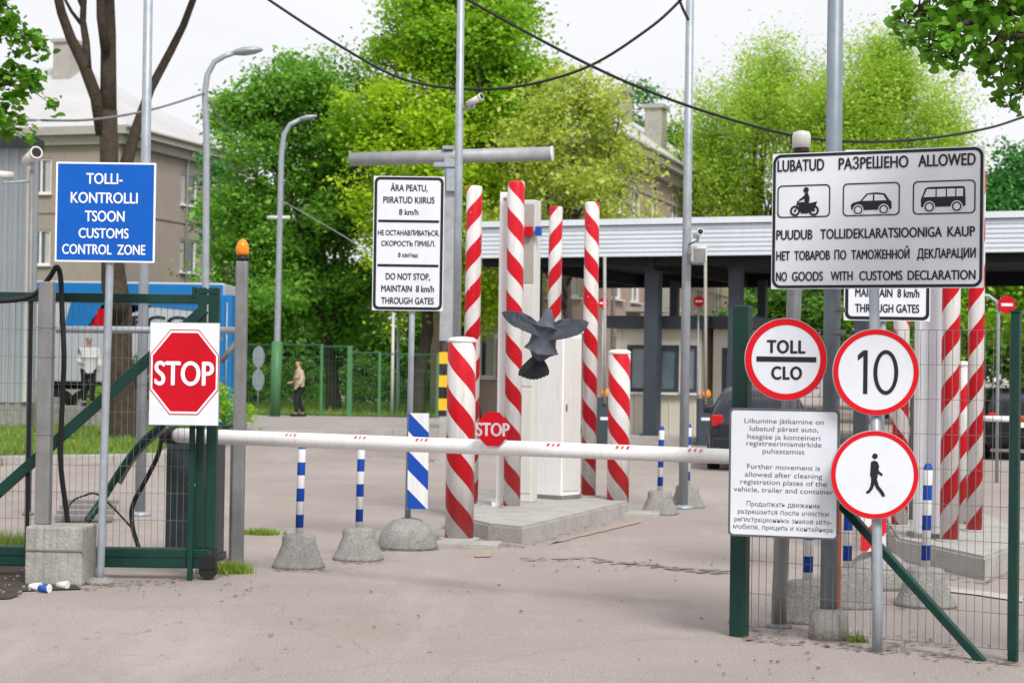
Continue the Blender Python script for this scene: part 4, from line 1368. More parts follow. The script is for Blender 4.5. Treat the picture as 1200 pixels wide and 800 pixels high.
# concrete block with steel post
gb = G(64, 686)
cbz = P(64, 617, gb.y).z
cb = thing('concrete_block', 'grey concrete block holding a steel upright at the green gate', 'concrete block', (gb.x, gb.y + .2, 0))
o = cb.location.copy()
mb = MB(o)
mb.box((gb.x, gb.y + .2, cbz / 2), (.445, .40, cbz), R(-4), bev=.018)
mb.build('block', M['concrete'], cb)
mb = MB(o)
mb.box((gb.x, gb.y - .004, cbz * .6), (.46, .012, .012), R(-4)); 
mb.build('strap', M['galv_dark'], cb)
pt = P(57, 330, gb.y + .22)
mb = MB(o)
mb.box((pt.x - .01, gb.y + .22, (cbz + pt.z) / 2), (.115, .09, pt.z - cbz), R(-4), bev=.012)
for z in (1.15, 1.75, 1.98):
    mb.box((pt.x - .01, gb.y + .22, z), (.122, .098, .012), R(-4))
mb.build('upright', M['galv_dark'], cb)

def cable(name, label, pts, r, m, cat='cable', seg=8):
    # smooth curve through points
    P4 = [Vector(p) for p in pts]
    full = []
    for i in range(len(P4) - 1):
        a = P4[max(0, i - 1)]; b = P4[i]; c = P4[i + 1]; d = P4[min(len(P4) - 1, i + 2)]
        for k in range(8):
            t = k / 8
            full.append(0.5 * ((2 * b) + (c - a) * t + (2 * a - 5 * b + 4 * c - d) * t * t + (3 * b - a - 3 * c + d) * t ** 3))
    full.append(P4[-1])
    mb = MB(P4[0])
    mb.tube(full, r, seg)
    o = mb.build(name, m)
    return tag(o, label, cat)
cable('power_cable', 'thick black cable draped over gate rail and down the steel upright',
      [P(-40, 352, 14.8), P(10, 352, 14.8), P(40, 345, 14.8), P(58, 325, 14.75), P(66, 313, 14.7), P(71, 325, 14.75), P(73, 370, 14.75), P(75, 420, 14.75), P(73, 470, 14.8), P(71, 540, 14.85), P(78, 600, 14.9), P(84, 655, 14.9)], .021, M['black'])
cable('power_cable', 'black cable hanging in a curve left of the slate barrier cabinet', [P(190, 500, 15.8), P(186, 530, 15.8), P(172, 560, 15.8), P(156, 590, 15.8), P(155, 615, 15.8), P(162, 640, 15.6)], .02, M['black'])
cable('power_cable', 'dark cable sloping from the stop board down behind the gate wire', [P(192, 496, 15.5), P(165, 520, 15.5), P(142, 550, 15.5), P(120, 585, 15.5), P(102, 610, 15.4)], .032, M['green'])
cable('power_cable', 'thin grey conduit beside the sloping dark cable', [P(196, 500, 15.6), P(172, 520, 15.6), P(155, 540, 15.6), P(140, 566, 15.6)], .02, M['galv_dark'])
cable('power_cable', 'thin loop of cable lying on the ground behind the gate', [G(74, 608), P(84, 588, 19), P(100, 580, 19), P(112, 578, 19), P(128, 590, 19), G(158, 622)], .011, M['black'])
tl = thing('timber_pallet', 'low grey stack of boards behind the concrete block', 'pallet', G(98, 612))
o = tl.location.copy()
for k in range(4):
    mb = MB(o); mb.box((o.x, o.y + k * .1, .05 + k * .05), (.6, .09, .04), R(6)); mb.build('board', M['galv_dark'], tl)

# ------------------------------------------------------------------ blue customs sign and STOP board
def sign_frame(xl, xr, yl, yr, Zl, Zr):
    a, b = P(xl, yl, Zl), P(xr, yr, Zr)
    return (a + b) / 2, math.atan2(b.y - a.y, b.x - a.x), Vector((b.x - a.x, b.y - a.y, 0)).length
c, yaw, W = sign_frame(65, 182, 249, 248.5, 14.5, 14.5)
H = W * (117 / 117)
bs = G(117, 683)
zs = thing('customs_zone_sign', 'blue customs control zone board on a slim galvanised post', 'sign', (c.x, c.y, 0), yaw)
def panel(root, cz, W, H, r, m_face, m_edge, border=.012, y=0.0, cx=0.0, thick=.012):
    mb = MB(); mb.prism(rrect(cx - W / 2, cx + W / 2, cz - H / 2, cz + H / 2, r), y, y + thick); mb.build('panel', m_edge, root)
    mb = MB(); mb.flat(rrect(cx - W / 2 + border, cx + W / 2 - border, cz - H / 2 + border, cz + H / 2 - border, max(.002, r - border * .6)), y - .002)
    return mb.build('face', m_face, root)
panel(zs, c.z, W, H, .006, M['blue_sign'], M['white_letter'], .014)
mb = MB()
U = lambda px: ((px - 123.5) / 117) * W
V_ = lambda py: c.z - ((py - 248.7) / 117) * H
for s, x0, x1, py, cap in (('TOLLI-', 101, 143, 209, 13), ('KONTROLLI', 83, 161, 231.5, 13), ('TSOON', 100, 146, 253, 13), ('CUSTOMS', 93, 151, 273, 12), ('CONTROL  ZONE', 74, 171, 292, 12)):
    mb = MB()
    mb.text(s, U((x0 + x1) / 2), V_(py), -.005, cap / 117 * H, (x1 - x0) / 117 * W, .02)
    mb.build('lettering', M['white_letter'], zs)
mb = MB()
pb_ = Vector((P(118, 683, bs.y).x, 0, 0))
mb.tube([(pb_.x - c.x, .06, 0), (pb_.x - c.x + .005, .06, .12), (P(127, 330, 14.5).x - c.x, .05, c.z - H / 2 + .05), (P(128, 200, 14.5).x - c.x, .05, c.z + H / 2 - .02)], .031, 14)
mb.build('post', M['galv'], zs)
mb = MB()
for dzz in (-.25, .25):
    mb.box((P(127.5, 300, 14.5).x - c.x, .05, c.z + dzz), (.4, .05, .03))
mb.build('bracket', M['galv_dark'], zs)
mb = MB(); mb.lathe([(.12, 0), (.11, .03), (.06, .05)], (pb_.x - c.x, .06, 0), 14); mb.build('footing', M['concrete_base'], zs)

c, yaw, W = sign_frame(175, 257, 438, 438, 14.62, 14.62)
H = W * 120.5 / 82
st = thing('stop_sign', 'white board with a large red STOP octagon fixed on the green gate', 'stop sign', (c.x, c.y, 0), yaw)
panel(st, c.z, W, H, .006, M['white_sign'], M['galv'], .004)
def octagon(r, cx=0, cz=0, sz=1.0): return [(cx + x, cz + (z - cz) * sz) for x, z in circ(0, cz, r / math.cos(PI / 8), 8, PI / 8)]
ro = W * .49
sz = 1.24
zc = c.z + (438 - 436) / 82 * W
mb = MB(); mb.flat(octagon(ro, 0, zc, sz), -.0045); mb.build('red_edge', M['red_sign'], st)
mb = MB(); mb.ring(octagon(ro * .975, 0, zc, sz), octagon(ro * .925, 0, zc, sz), -.0065); mb.build('white_border', M['white_letter'], st)
mb = MB(); mb.text('STOP', 0, c.z - (436.5 - 438) / 82 * W * 1.0, -.0085, 29 / 82 * W, 68 / 82 * W, .024); mb.build('lettering', M['white_letter'], st)
mb = MB()
for zz_ in (-.28, .28): mb.box((.05, .06, c.z + zz_), (W * .85, .09, .03))
mb.build('bracket', M['galv_dark'], st)

# ------------------------------------------------------------------ barrier: cabinet, boom, small stop plate
bp = G(228, 650)
BA, BBp = P(196, 509.5, 16.05), P(915, 537, 12.62)
bc = thing('road_barrier', 'long white lowered boom barrier with slate cabinet and small stop plate', 'barrier', (bp.x, 16.3, 0))
o = bc.location.copy()
mb = MB(o)
xA, xB = P(195, 600, 16.3).x, P(256, 600, 16.3).x
zc_ = P(225, 512, 16.3).z
mb.box(((xA + xB) / 2, 16.45, zc_ / 2), (xB - xA, .4, zc_), bev=.015)
mb.box(((xA + xB) / 2, 16.45, .03), (xB - xA + .04, .44, .06))
mb.box(((xA + xB) / 2, 16.248, zc_ - .1), (xB - xA - .06, .012, .012))
cbm = mb.build('cabinet', M['cabinet'], bc)
mb = MB(o); mb.box(((xA + xB) / 2, 16.247, zc_ * .62), (.06, .014, .025)); mb.build('lock', M['galv'], cbm)
dv = BBp - BA
mb = MB(o)
mb.tube([BA, BA + dv * .05, BA + dv * .5, BBp], [.062, .062, .058, .051], 18)
bm_ = mb.build('boom', M['white'], bc)
rotb = dv.to_track_quat('X', 'Z').to_matrix()
M['red_mark'] = mat('faded_red_mark', (0.55, 0.06, 0.06), .6, dirt=(.65, .55, .52), dirt_amt=1.0)
for px in (347, 428, 500, 654, 735, 820):
    t = (px - 196) / (915 - 196)
    # perspective-correct position along the boom
    kx = (px - 600) / FPX
    t = (kx * BA.y - BA.x) / (dv.x - kx * dv.y)
    cpos = BA + dv * t
    mb = MB(o)
    rr = .0605 - .008 * t
    nrm = rotb @ Vector((0, -1, 0)); upv = rotb @ Vector((0, 0, 1)); al = rotb @ Vector((1, 0, 0))
    for k in range(3):
        ctr = cpos + al * (-.045 + .045 * k)
        hw = .012 if k != 1 else .009
        prev = None
        for i in range(4):
            a_ = R(30 + 9 * i)
            off = (nrm * math.cos(a_) + upv * math.sin(a_)) * (rr + .004)
            l_, r_ = mb.v(ctr + off - al * hw), mb.v(ctr + off + al * hw)
            if prev: mb.f([prev[0], prev[1], r_, l_])
            prev = (l_, r_)
    mb.build('red_mark', M['red_mark'], bm_)
mb = MB(o); mb.tube([BA - dv.normalized() * .01, BA + dv.normalized() * .12], .074, 16); mb.build('end_cap', M['black'], bm_)
# small stop plate
kx = (579 - 600) / FPX
t = (kx * BA.y - BA.x) / (dv.x - kx * dv.y)
sp = BA + dv * t
z0 = P(579, 502, sp.y).z
mb = MB(o)
yy = sp.y - .115
fn = lambda x, y, z: Vector((sp.x + x * math.cos(-.25) * 1.0, yy + y + x * math.sin(-.25), z0 + z))
ro = 18.6 / FPX * sp.y
oc = [(x, z) for x, z in octagon(ro, 0, 0, 1.05)]
mb.prism(oc, 0, .012, fn)
plate = mb.build('stop_plate', M['red_sign'], bm_)
mb2 = MB()
mb2.text('STOP', 0, 0, 0, .100, .25, .03)
tm = MB(o)
vm = {}
for vv in mb2.bm.verts: vm[vv] = tm.v(fn(vv.co.x, -.004, vv.co.z))
for ff_ in mb2.bm.faces: tm.f([vm[vv] for vv in ff_.verts])
mb2.bm.free()
ob_ = tm.build('stop_lettering', M['white_letter'], bc)
mb = MB(o); mb.box((sp.x + .01, sp.y + .01, z0 - .075), (.10, .15, .04)); mb.build('clamp', M['galv'], bm_)

# boom rest / silver post right
rp_ = G(913, 735)
pl2 = thing('camera_pole', 'grey steel pole carrying the toll disc and a white camera', 'pole', (rp_.x, rp_.y, 0))
o = pl2.location.copy()
tp = P(939, 186, rp_.y + .15)
mb = MB(o); mb.tube([rp_, P(913, 700, rp_.y), tp], [.052, .05, .05], 16); mb.build('shaft', M['galv_dark'], pl2)
mb = MB(o); mb.lathe([(.09, 0), (.085, .02), (.055, .03)], rp_, 14); mb.build('base_plate', M['galv_dark'], pl2)
cc = P(940, 165, rp_.y + .1)
cmr = thing('dome_camera', 'white dome camera on top of the pole above the allowed vehicles board', 'camera', tp)
mb = MB(tp)
mb.lathe([(.02, .0), (.05, .01), (.055, .05), (.05, .07)], tp, 16); mb.build('lens_dome', M['black'], cmr)
mb = MB(tp)
mb.lathe([(.05, .07), (.062, .075), (.064, .15), (.055, .18), (.02, .19)], tp, 18); mb.build('housing', M['cream_white'], cmr)

# ------------------------------------------------------------------ beacon post and cabinet neighbours
bq = G(278, 660)
bpz = P(284, 306, bq.y).z
bpst = thing('beacon_post', 'grey steel gate post topped by an amber warning lamp', 'post', (bq.x, bq.y, 0))
o = bpst.location.copy()
lean = P(284, 306, bq.y).x - bq.x
mb = MB(o)
dv_ = Vector((lean, 0, bpz))
rot = Matrix.Rotation(math.atan2(lean, bpz), 3, 'Y')
mb.box((bq.x + lean / 2, bq.y, bpz / 2), (.10, .10, bpz), rot=rot, bev=.014)
mb.box((bq.x - .055 + lean * .15, bq.y + .05, .58), (.05, .06, 1.16), rot=rot, bev=.008)
mb.build('shaft', M['galv_dark'], bpst)
mb = MB(o); mb.lathe([(.05, 0), (.055, .02), (.045, .05)], (bq.x + lean, bq.y, bpz), 16); mb.build('collar', M['black'], bpst)
mb = MB(o); mb.lathe([(.045, .05), (.056, .07), (.058, .11), (.048, .15), (.028, .18), (.008, .19)], (bq.x + lean, bq.y, bpz), 18); mb.build('warning_lamp', M['amber'], bpst)

# ------------------------------------------------------------------ poles and street lamps
def pole(name, label, base, top, r, m, cat='pole', plate=True):
    rt = thing(name, label, cat, base)
    mb = MB(base); mb.tube([base, base.lerp(top, .5), top], [r * 1.08, r, r * .9], 14); mb.build('shaft', m, rt)
    if plate:
        mb = MB(base); mb.lathe([(r * 2.2, 0), (r * 2.1, .03), (r * 1.2, .05)], base, 12); mb.build('base_plate', m, rt)
    return rt
b = G(164, 604)
pole('light_pole', 'tall pale grey pole rising behind the blue customs board', b, P(176, -140, b.y), .056, M['galv'])
b = G(532.5, 603)
pole('light_pole', 'thin grey pole standing in front of the horizontal pipe gantry', b, P(542, -150, b.y), .047, M['galv'])
b = G(800.5, 596)
pole('light_pole', 'slim grey pole with box cameras beside the canopy fascia', b, P(810, -90, b.y), .055, M['galv'])
b = G(971, 748)
LPB = b.copy()
lp = pole('lamp_pole', 'thick grey steel pole in a concrete foot behind the round signs', b, P(982, -260, b.y), .054, M['pole_blue'], plate=False)
mb = MB(b); mb.lathe([(.125, 0), (.122, .12), (.11, .17), (.085, .195)], b, 20, 3.0); mb.build('concrete_foot', M['concrete'], lp)
mb = MB(b)
for z in (.95, 1.95, 2.1): mb.lathe([(.055, z), (.061, z + .004), (.061, z + .026), (.055, z + .03)], b + Vector((.013 * z, 0, 0)), 16)
mb.build('clamp', M['galv_dark'], lp)
os_ = thing('orange_strip', 'narrow orange plastic strip standing against the thick grey pole', 'marker', (P(983, 640, b.y).x, b.y + .05, 0))
mb = MB(os_.location); 
mb.box((os_.location.x - .005, b.y + .05, .62), (.05, .03, .86), bev=.006); mb.box((os_.location.x - .005, b.y + .05, .12), (.05, .05, .16)); mb.build('strip', M['orange'], os_)

def street_lamp(label, base, pts, r, head_from, head_to, bar=None):
    rt = thing('street_lamp', label, 'street lamp', base)
    mb = MB(base); mb.tube([base] + pts, [r * 1.3] + [r * (1 - .35 * i / len(pts)) for i in range(len(pts))], 12); mb.build('pole', M['galv'], rt)
    mb = MB(base)
    d = (head_to - head_from); L = d.length
    n = 8; rings = []
    rot = d.to_track_quat('X', 'Z').to_matrix()
    prof = [(0, .04, .03), (.1, .09, .06), (.35, .17, .085), (.7, .16, .075), (.92, .1, .045), (1.0, .03, .015)]
    for t, w, hh in prof:
        ring = []
        for i in range(12):
            a = 2 * PI * i / 12
            ring.append(mb.v(head_from + rot @ Vector((t * L, w * math.cos(a), hh * math.sin(a)))))
        rings.append(ring)
    for a, c_ in zip(rings, rings[1:]):
        for i in range(12):
            mb.f([a[i], a[(i + 1) % 12], c_[(i + 1) % 12], c_[i]], True)
    mb.f(rings[0]); mb.f(rings[-1][::-1])
    mb.build('lamp_head', M['galv'], rt)
    if bar:
        mb = MB(base); mb.tube([bar[0], bar[1]], .06, 10); mb.build('crossbar', M['cream_white'], rt)
    return rt
Z = 37.0
b = Vector((P(241, 500, Z).x, Z, 0))
street_lamp('curved street lamp rising in front of the brown block', b, [P(241, 330, Z), P(242, 160, Z), P(240, 110, Z), P(243, 88, Z), P(251, 73, Z), P(263, 66, Z), P(275, 62, Z)], .07, P(273, 62, Z), P(308, 58, Z))
Z = 59.0
b = Vector((P(322, 490, Z).x, Z, .13))
sl = street_lamp('curved street lamp in front of the vivid green maple', b, [P(325, 400, Z), P(328, 260, Z), P(330, 180, Z), P(333, 158, Z), P(340, 146, Z), P(352, 140, Z)], .1, P(350, 140, Z), P(372, 136, Z), (P(313, 255, Z), P(340, 255, Z)))
mb = MB(b); mb.tube([b, P(325, 400, Z)], .17, 12); mb.build('pole_sleeve', M['green_light'], sl)
Z = 61.5
b = Vector((P(459, 490, Z).x, Z, 0)); pole('fence_pole', 'thin pale pole on the lawn behind the narrow speed board', b, P(461, 366, Z), .05, M['cream_white'])
b = Vector((P(466, 490, Z + 2).x, Z + 2, 0)); pole('fence_pole', 'second thin pole close beside the pale lawn pole', b, P(467, 372, Z + 2), .06, M['galv'])
# rear of paired round road signs on the lawn
c = P(303, 420, 62)
rs_ = thing('road_sign', 'pale rear of two round signs on a thin post behind the fence', 'road sign', (c.x, c.y, 0))
mb = MB((c.x, c.y, 0)); 
for zc2 in (P(303, 418, 62).z, P(303, 445, 62).z):
    mb.prism([(c.x + .2 * math.cos(a * PI / 12), zc2 + .36 * math.sin(a * PI / 12)) for a in range(24)], c.y, c.y + .02)
mb.build('disc', M['galv'], rs_)
mb = MB((c.x, c.y, 0)); mb.tube([(c.x, c.y + .04, 0), (c.x, c.y + .04, 2.2)], .03, 8); mb.build('post', M['galv'], rs_)

# gantry: T shaped pipe
gz = 34.0
gx = P(521, 540, gz).x
gn = thing('pipe_gantry', 'grey T shaped gantry of a horizontal pipe with yellow black banded foot', 'gantry', (gx, gz, 0))
o = gn.location.copy()
pz1 = P(527, 183, gz).z
mb = MB(o); mb.box((P(526, 300, gz).x, gz, pz1 / 2 + 1.1), (.26, .24, pz1 - 2.2), rot=Matrix.Rotation(R(.7), 3, 'Y'), bev=.015); mb.build('post', M['pipe_grey'], gn)
mb = MB(o); mb.box((P(521, 520, gz).x, gz, .425), (.19, .19, .85)); mb.box((P(521, 520, gz).x, gz, .02), (.34, .34, .04)); mb.build('foot', M['kerb'], gn)
mb = MB(o); mb.box((P(521.5, 450, gz).x, gz, 1.525), (.215, .215, 1.35)); 
M['bands'] = band_mat('yellow_black_bands', (.014, .014, .016), (.78, .45, .02), 0.95, .42, 2, .5)
mb.build('banded_post', M['bands'], gn)
mb = MB(o); pa, pb = P(410, 187, gz + .3), P(646, 180, gz - .3); mb.tube([pa, pb], .125, 20); mb.build('crossbar', M['pipe_grey'], gn)
mb = MB(o); mb.box((P(525, 195, gz).x, gz, pz1 - .17), (.5, .34, .08)); mb.box((P(525, 195, gz).x, gz, pz1 + .14), (.2, .3, .06)); mb.box((P(530, 205, gz).x, gz - .16, pz1 - .45), (.2, .1, .4)); mb.build('bracket', M['galv'], gn)
mb = MB(o); mb.tube([pb, pb + (pb - pa).normalized() * .03], .135, 20); mb.build('end_cap', M['white'], gn)

# CCTV cameras
def cctv(label, c, s, yaw, pitch, mount, m=None, group=None):
    rt = thing('cctv_camera', label, 'camera', c, 0, group)
    rot = (Matrix.Rotation(yaw, 3, 'Z') @ Matrix.Rotation(pitch, 3, 'X'))
    mb = MB(c); mb.tube([c + rot @ Vector((0, .5 * s, 0)), c + rot @ Vector((0, -.42 * s, 0))], .2 * s, 16)
    mb.tube([c + rot @ Vector((0, -.40 * s, .02 * s)), c + rot @ Vector((0, -.55 * s, .02 * s))], [.215 * s, .225 * s], 16)
    mb.build('housing', m or M['cream_white'], rt)
    mb = MB(c); mb.tube([c + rot @ Vector((0, -.552 * s, .02 * s)), c + rot @ Vector((0, -.56 * s, .02 * s))], .17 * s, 16); mb.build('lens', M['black'], rt)
    mb = MB(c); mb.tube([c + rot @ Vector((0, .1 * s, -.15 * s)), c + Vector((0, .1 * s, -.4 * s)), mount], .03 * s + .012, 8); mb.build('arm', M['galv'], rt)
    return rt
Z = 21.0
b = G(36, 604)
cpx = Vector((P(36, 430, Z).x, Z, 0))
pole('camera_post', 'thin grey post under the white camera next to the shed', cpx, P(37, 200, Z), .03, M['galv_dark'])
cctv('white bullet camera on the thin post next to the shed', P(37, 184, Z), .32, R(32), R(-10), P(37, 208, Z))
cctv('second camera pointing away from shed on a short arm', P(4, 205, Z), .22, R(-50), 0, P(36, 212, Z))
b = G(800.5, 596)
cctv('upper white box camera on the slim canopy side pole', P(818, 274, b.y - .3), .2, R(10), R(-8), P(806, 287, b.y))
rt = thing('flood_light', 'square grey floodlight below the box camera on the slim pole', 'floodlight', P(819, 298, b.y - .2))
mb = MB(rt.location); c = rt.location; mb.box(c, (.19, .13, .2), bev=.02); mb.build('housing', M['cream_white'], rt)
mb = MB(rt.location); mb.box(c + Vector((0, -.068, -.01)), (.15, .01, .15)); mb.build('lens', M['galv_dark'], rt)
mb = MB(rt.location); mb.tube([P(806, 308, b.y), c + Vector((.06, 0, -.11))], .02, 8); mb.tube([P(806, 296, b.y), c + Vector((-.09, 0, .0))], .02, 8); mb.build('arm', M['galv'], rt)
b = G(532.5, 603)
cctv('small white camera high on the thin pole above the pipe gantry', P(556, 118, b.y - .15), .2, R(55), R(-20), P(541, 128, b.y))

# ------------------------------------------------------------------ narrow speed boards
def speed_board(label, xl, xr, yt, yb, Z, base_py, base_px, with_post, panel_side, pxs):
    c, yaw, W = sign_frame(xl, xr, (yt + yb) / 2, (yt + yb) / 2, Z, Z)
    H = (yb - yt) / FPX * Z
    b = Vector((P(base_px, base_py, Z).x, Z + .07, 0))
    rt = thing('speed_board', label, 'sign', (c.x, c.y, 0), 0)
    mb = MB(); mb.prism(rrect(-W / 2, W / 2, c.z - H / 2, c.z + H / 2, .004), 0, .012); mb.build('panel', M['white_sign'], rt)
    mb = MB(); mb.ring(rrect(-W / 2 + .008, W / 2 - .008, c.z - H / 2 + .008, c.z + H / 2 - .008, .05), rrect(-W / 2 + .034, W / 2 - .034, c.z - H / 2 + .034, c.z + H / 2 - .034, .03), -.003)
    for v_ in (.335, .665): mb.flat(rrect(-W * .43, W * .43, c.z + H / 2 - v_ * H - .012, c.z + H / 2 - v_ * H + .012, .002, 1), -.003)
    mb.build('border', M['ink'], rt)
    for s, v_, w_, cap in (('ÄRA PEATU,', .085, .52, .05), ('PIIRATUD KIIRUS', .175, .72, .05), ('8 km/h', .265, .27, .045),
                          ('НЕ ОСТАНАВЛИВАТЬСЯ,', .42, .86, .04), ('СКОРОСТЬ ПРИБЛ.', .5, .76, .04), ('8 км/час', .585, .28, .036),
                          ('DO NOT STOP,', .745, .62, .05), ('MAINTAIN  8 km/h', .835, .74, .05), ('THROUGH GATES', .925, .74, .05)):
        mb = MB()
        mb.text(s, 0, c.z + H / 2 - v_ * H, -.004, cap * H, w_ * W, .02)
        mb.build('lettering', M['ink'], rt)
    # foot: concrete dome
    bx = b.x - c.x
    mb = MB(); mb.lathe([(.285, 0), (.285, .03), (.265, .12), (.21, .21), (.13, .27), (.05, .29)], (bx, .07, 0), 24); mb.build('concrete_foot', M['concrete_base'], rt)
    mb = MB(); mb.tube([(bx, .055, .25), (bx + .02, .055, c.z + H / 2 - .05)], .028, 12); mb.build('post', M['galv'], rt)
    return rt, c, b
rt, c, b = speed_board('narrow white three language speed board on the dome footed post near the gantry', 437, 520, 206.5, 364, 17.7, 640, 477, True, 1, None)
# blue white chevron panel on the same post
pc = P(490, 540, 17.62)
M['bluebands'] = band_mat('blue_white_diagonals', (.70, .71, .74), (.004, .06, .36), .06, .36, 2, .5, 1.0)
mb = MB(); ph = 112 / FPX * 17.62; pw = 24 / FPX * 17.62
rel = pc - Vector((c.x, c.y, 0))
mb.prism(rrect(rel.x - pw / 2, rel.x + pw / 2, rel.z - ph / 2, rel.z + ph / 2, .004), rel.y, rel.y + .01)
mb.build('hazard_panel', M['bluebands'], rt)
rt, c, b = speed_board('narrow speed board half hidden behind the large allowed vehicles board', 990, 1091, 176, 376, 15.0, 690, 1031, True, 1, None)
pc = P(1024, 588, 14.9)
M['redbands'] = band_mat('red_white_diagonals', (.70, .70, .70), (.6, .015, .025), .1, .36, 2, .5, -1.0)
mb = MB(); rel = pc - Vector((c.x, c.y, 0)); ph = .78; pw = .2
mb.prism(rrect(rel.x - pw / 2, rel.x + pw / 2, rel.z - ph / 2, rel.z + ph / 2, .004), rel.y, rel.y + .01)
mb.build('hazard_panel', M['redbands'], rt)

# ------------------------------------------------------------------ blue and white marker posts in concrete feet
M['bollard_tape'] = band_mat('blue_tape_on_white_tube', (.68, .69, .70), (.004, .055, .34), .335, .222, 2, .5)
def bollard(loc, label):
    rt = thing('marker_post', label, 'marker post', loc, 0, 'blue banded marker posts in concrete feet')
    mb = MB(); mb.lathe([(.222, 0), (.224, .018), (.214, .03), (.180, .11), (.152, .175), (.143, .19), (.143, .25), (.13, .272), (.04, .286)], (0, 0, 0), 28, 2.6)
    mb.build('concrete_foot', M['concrete_base'], rt)
    mb = MB(); mb.tube([(0, 0, .24), (.012, 0, 1.02), (.013, 0, 1.05)], [.034, .034, .02], 14)
    mb.build('tube', M['bollard_tape'], rt)
    return rt
spots = [((350, 664), 'marker post in front of the far pavement, beside the beacon post'),
         ((420, 655), 'marker post between the beacon post side one and the dome footed sign'),
         ((773, 602), 'marker post under the boom next to the short thick striped post'),
         ((805, 594), 'marker post standing at the foot of the slim camera pole'),
         ((946, 727), 'marker post behind the near wire fence, between steel pole and thick lamp pole'),
         ((992, 710), 'marker post behind the orange plastic strip'),
         ((1084, 709), 'marker post in front of the striped posts behind the wire fence')]
b0 = None
for (px, py), lab in spots:
    g_ = G(px, py)
    if b0 is None: b0 = bollard(g_, lab)
    else: copy_thing(b0, g_, lab, random.uniform(-.35, .35))

# ------------------------------------------------------------------ traffic islands
def G2(px, py): return G(px, py).xy
isl = MB()
c_ = [G2(612, 637), G2(737, 604), Vector((.9, 24.6)), Vector((-.45, 23.6)), G2(522, 620), G2(572, 633)]
isl.slab([tuple(p) for p in c_], -.02, .17)
bmesh.ops.bevel(isl.bm, geom=[e for e in isl.bm.edges if all(v_.co.z > .1 for v_ in e.verts)], offset=.025, segments=2, affect='EDGES')
structure('traffic_island_kerb', isl, M['kerb'])
isl = MB()
ri = [G2(1154, 680), G2(1215, 655), G2(1150, 620), G2(1035, 628), G2(1050, 655)]
isl.slab([tuple(p) for p in ri], -.02, .2)
bmesh.ops.bevel(isl.bm, geom=[e for e in isl.bm.edges if all(v_.co.z > .1 for v_ in e.verts)], offset=.025, segments=2, affect='EDGES')
structure('traffic_island_kerb', isl, M['kerb'])
for (px, py, w, dd, lab) in ((548, 641, .62, .36, 'white'), (748, 604, .5, .5, 'white')):
    g_ = G(px, py); mb = MB((0, 0, 0)); mb.box((g_.x, g_.y + .02, .02), (w, dd, .06), R(-6), bev=.012)
    structure('post_footing_slab', mb, M['kerb'])

# ------------------------------------------------------------------ red and white posts
HX = {}
def rw_post(label, px, Z, r, ztop, z0, period, starts, sign, phase=0.0, dome=True):
    key = (period, starts, sign, phase)
    if key not in HX: HX[key] = helix_mat('red_white_tape', period, starts, sign, phase=phase)
    b = Vector((P(px, 430, Z).x, Z, 0))
    lean = 0.0
    rt = thing('striped_post', label, 'post', (b.x, b.y, z0), 0, 'red and white striped posts')
    mb = MB()
    prof = [(r * 1.0, 0), (r, ztop - z0 - .03), (r * .93, ztop - z0 - .008), (r * .6, ztop - z0)]
    mb.lathe(prof, (0, 0, 0), 28)
    mb.build('tube', HX[key], rt)
    mb = MB(); mb.lathe([(r * 1.45, -.001), (r * 1.42, .014), (r * 1.01, .018)], (0, 0, 0), 24); mb.build('base_plate', M['kerb'], rt)
    if dome:
        mb = MB(); mb.lathe([(r * 1.02, 0), (r * 1.02, .03), (r * .8, .05), (r * .2, .058)], (0, 0, ztop - z0 - .028), 24); mb.build('cap', M['white'], rt)
    return rt
zi = .17
rw_post('short thick striped post with a white cap, just left of the small stop plate', 541, 18.35, .14, 1.985, .04, .475, 2, 1, .72)
rw_post('short thick striped post at the rear corner of the island with the white cabinets', 726, 22.4, .132, 1.93, .04, .475, 2, 1, .35)
rw_post('tall striped post rising directly behind the thin grey pole', 553, 21.2, .09, 3.77, zi, .46, 1.3, -1, .1, False)
rw_post('tall striped post standing against the slim white cabinet edge', 602, 20.9, .095, 3.80, zi, .465, 1.3, 1, .55, False)
rw_post('tall striped post between the white cabinets, partly behind the pigeon', 649, 23.6, .085, 3.76, zi, .46, 1.3, -1, .3, False)
rw_post('tall striped post at the outer edge of the broad white cabinet', 691.5, 22.9, .09, 3.76, zi, .46, 1.3, 1, .15, False)
rw_post('tall striped post left of two beside the white gate panel behind the wire fence', 1114, 17.1, .083, 3.75, .2, .46, 1.3, -1, .2, False)
rw_post('tall outermost striped post behind the wire fence near the black car', 1143.5, 18.2, .078, 3.75, .2, .46, 1.3, -1, .1, False)
rw_post('short striped post squeezed between two tall ones behind the fence', 1129, 18.9, .07, 1.82, .2, .46, 1.3, -1, .45)
rw_post('tall striped post mostly hidden behind the ten speed disc', 1056, 18.7, .08, 3.75, .2, .46, 1.3, 1, .5, False)

# ------------------------------------------------------------------ portal cabinets on the islands
def cabinet_thing(label, pxl, pxm, pxr, Z, z0, ztop, depth, rzdeg, seams=(), name='portal_cabinet', mtl=None, door=False):
    x0, x1 = P(pxl, 430, Z).x, P(pxr, 430, Z).x
    cx = (x0 + x1) / 2
    rt = thing(name, label, 'cabinet', (cx, Z + depth / 2, z0), R(rzdeg))
    return rt, (x1 - x0)
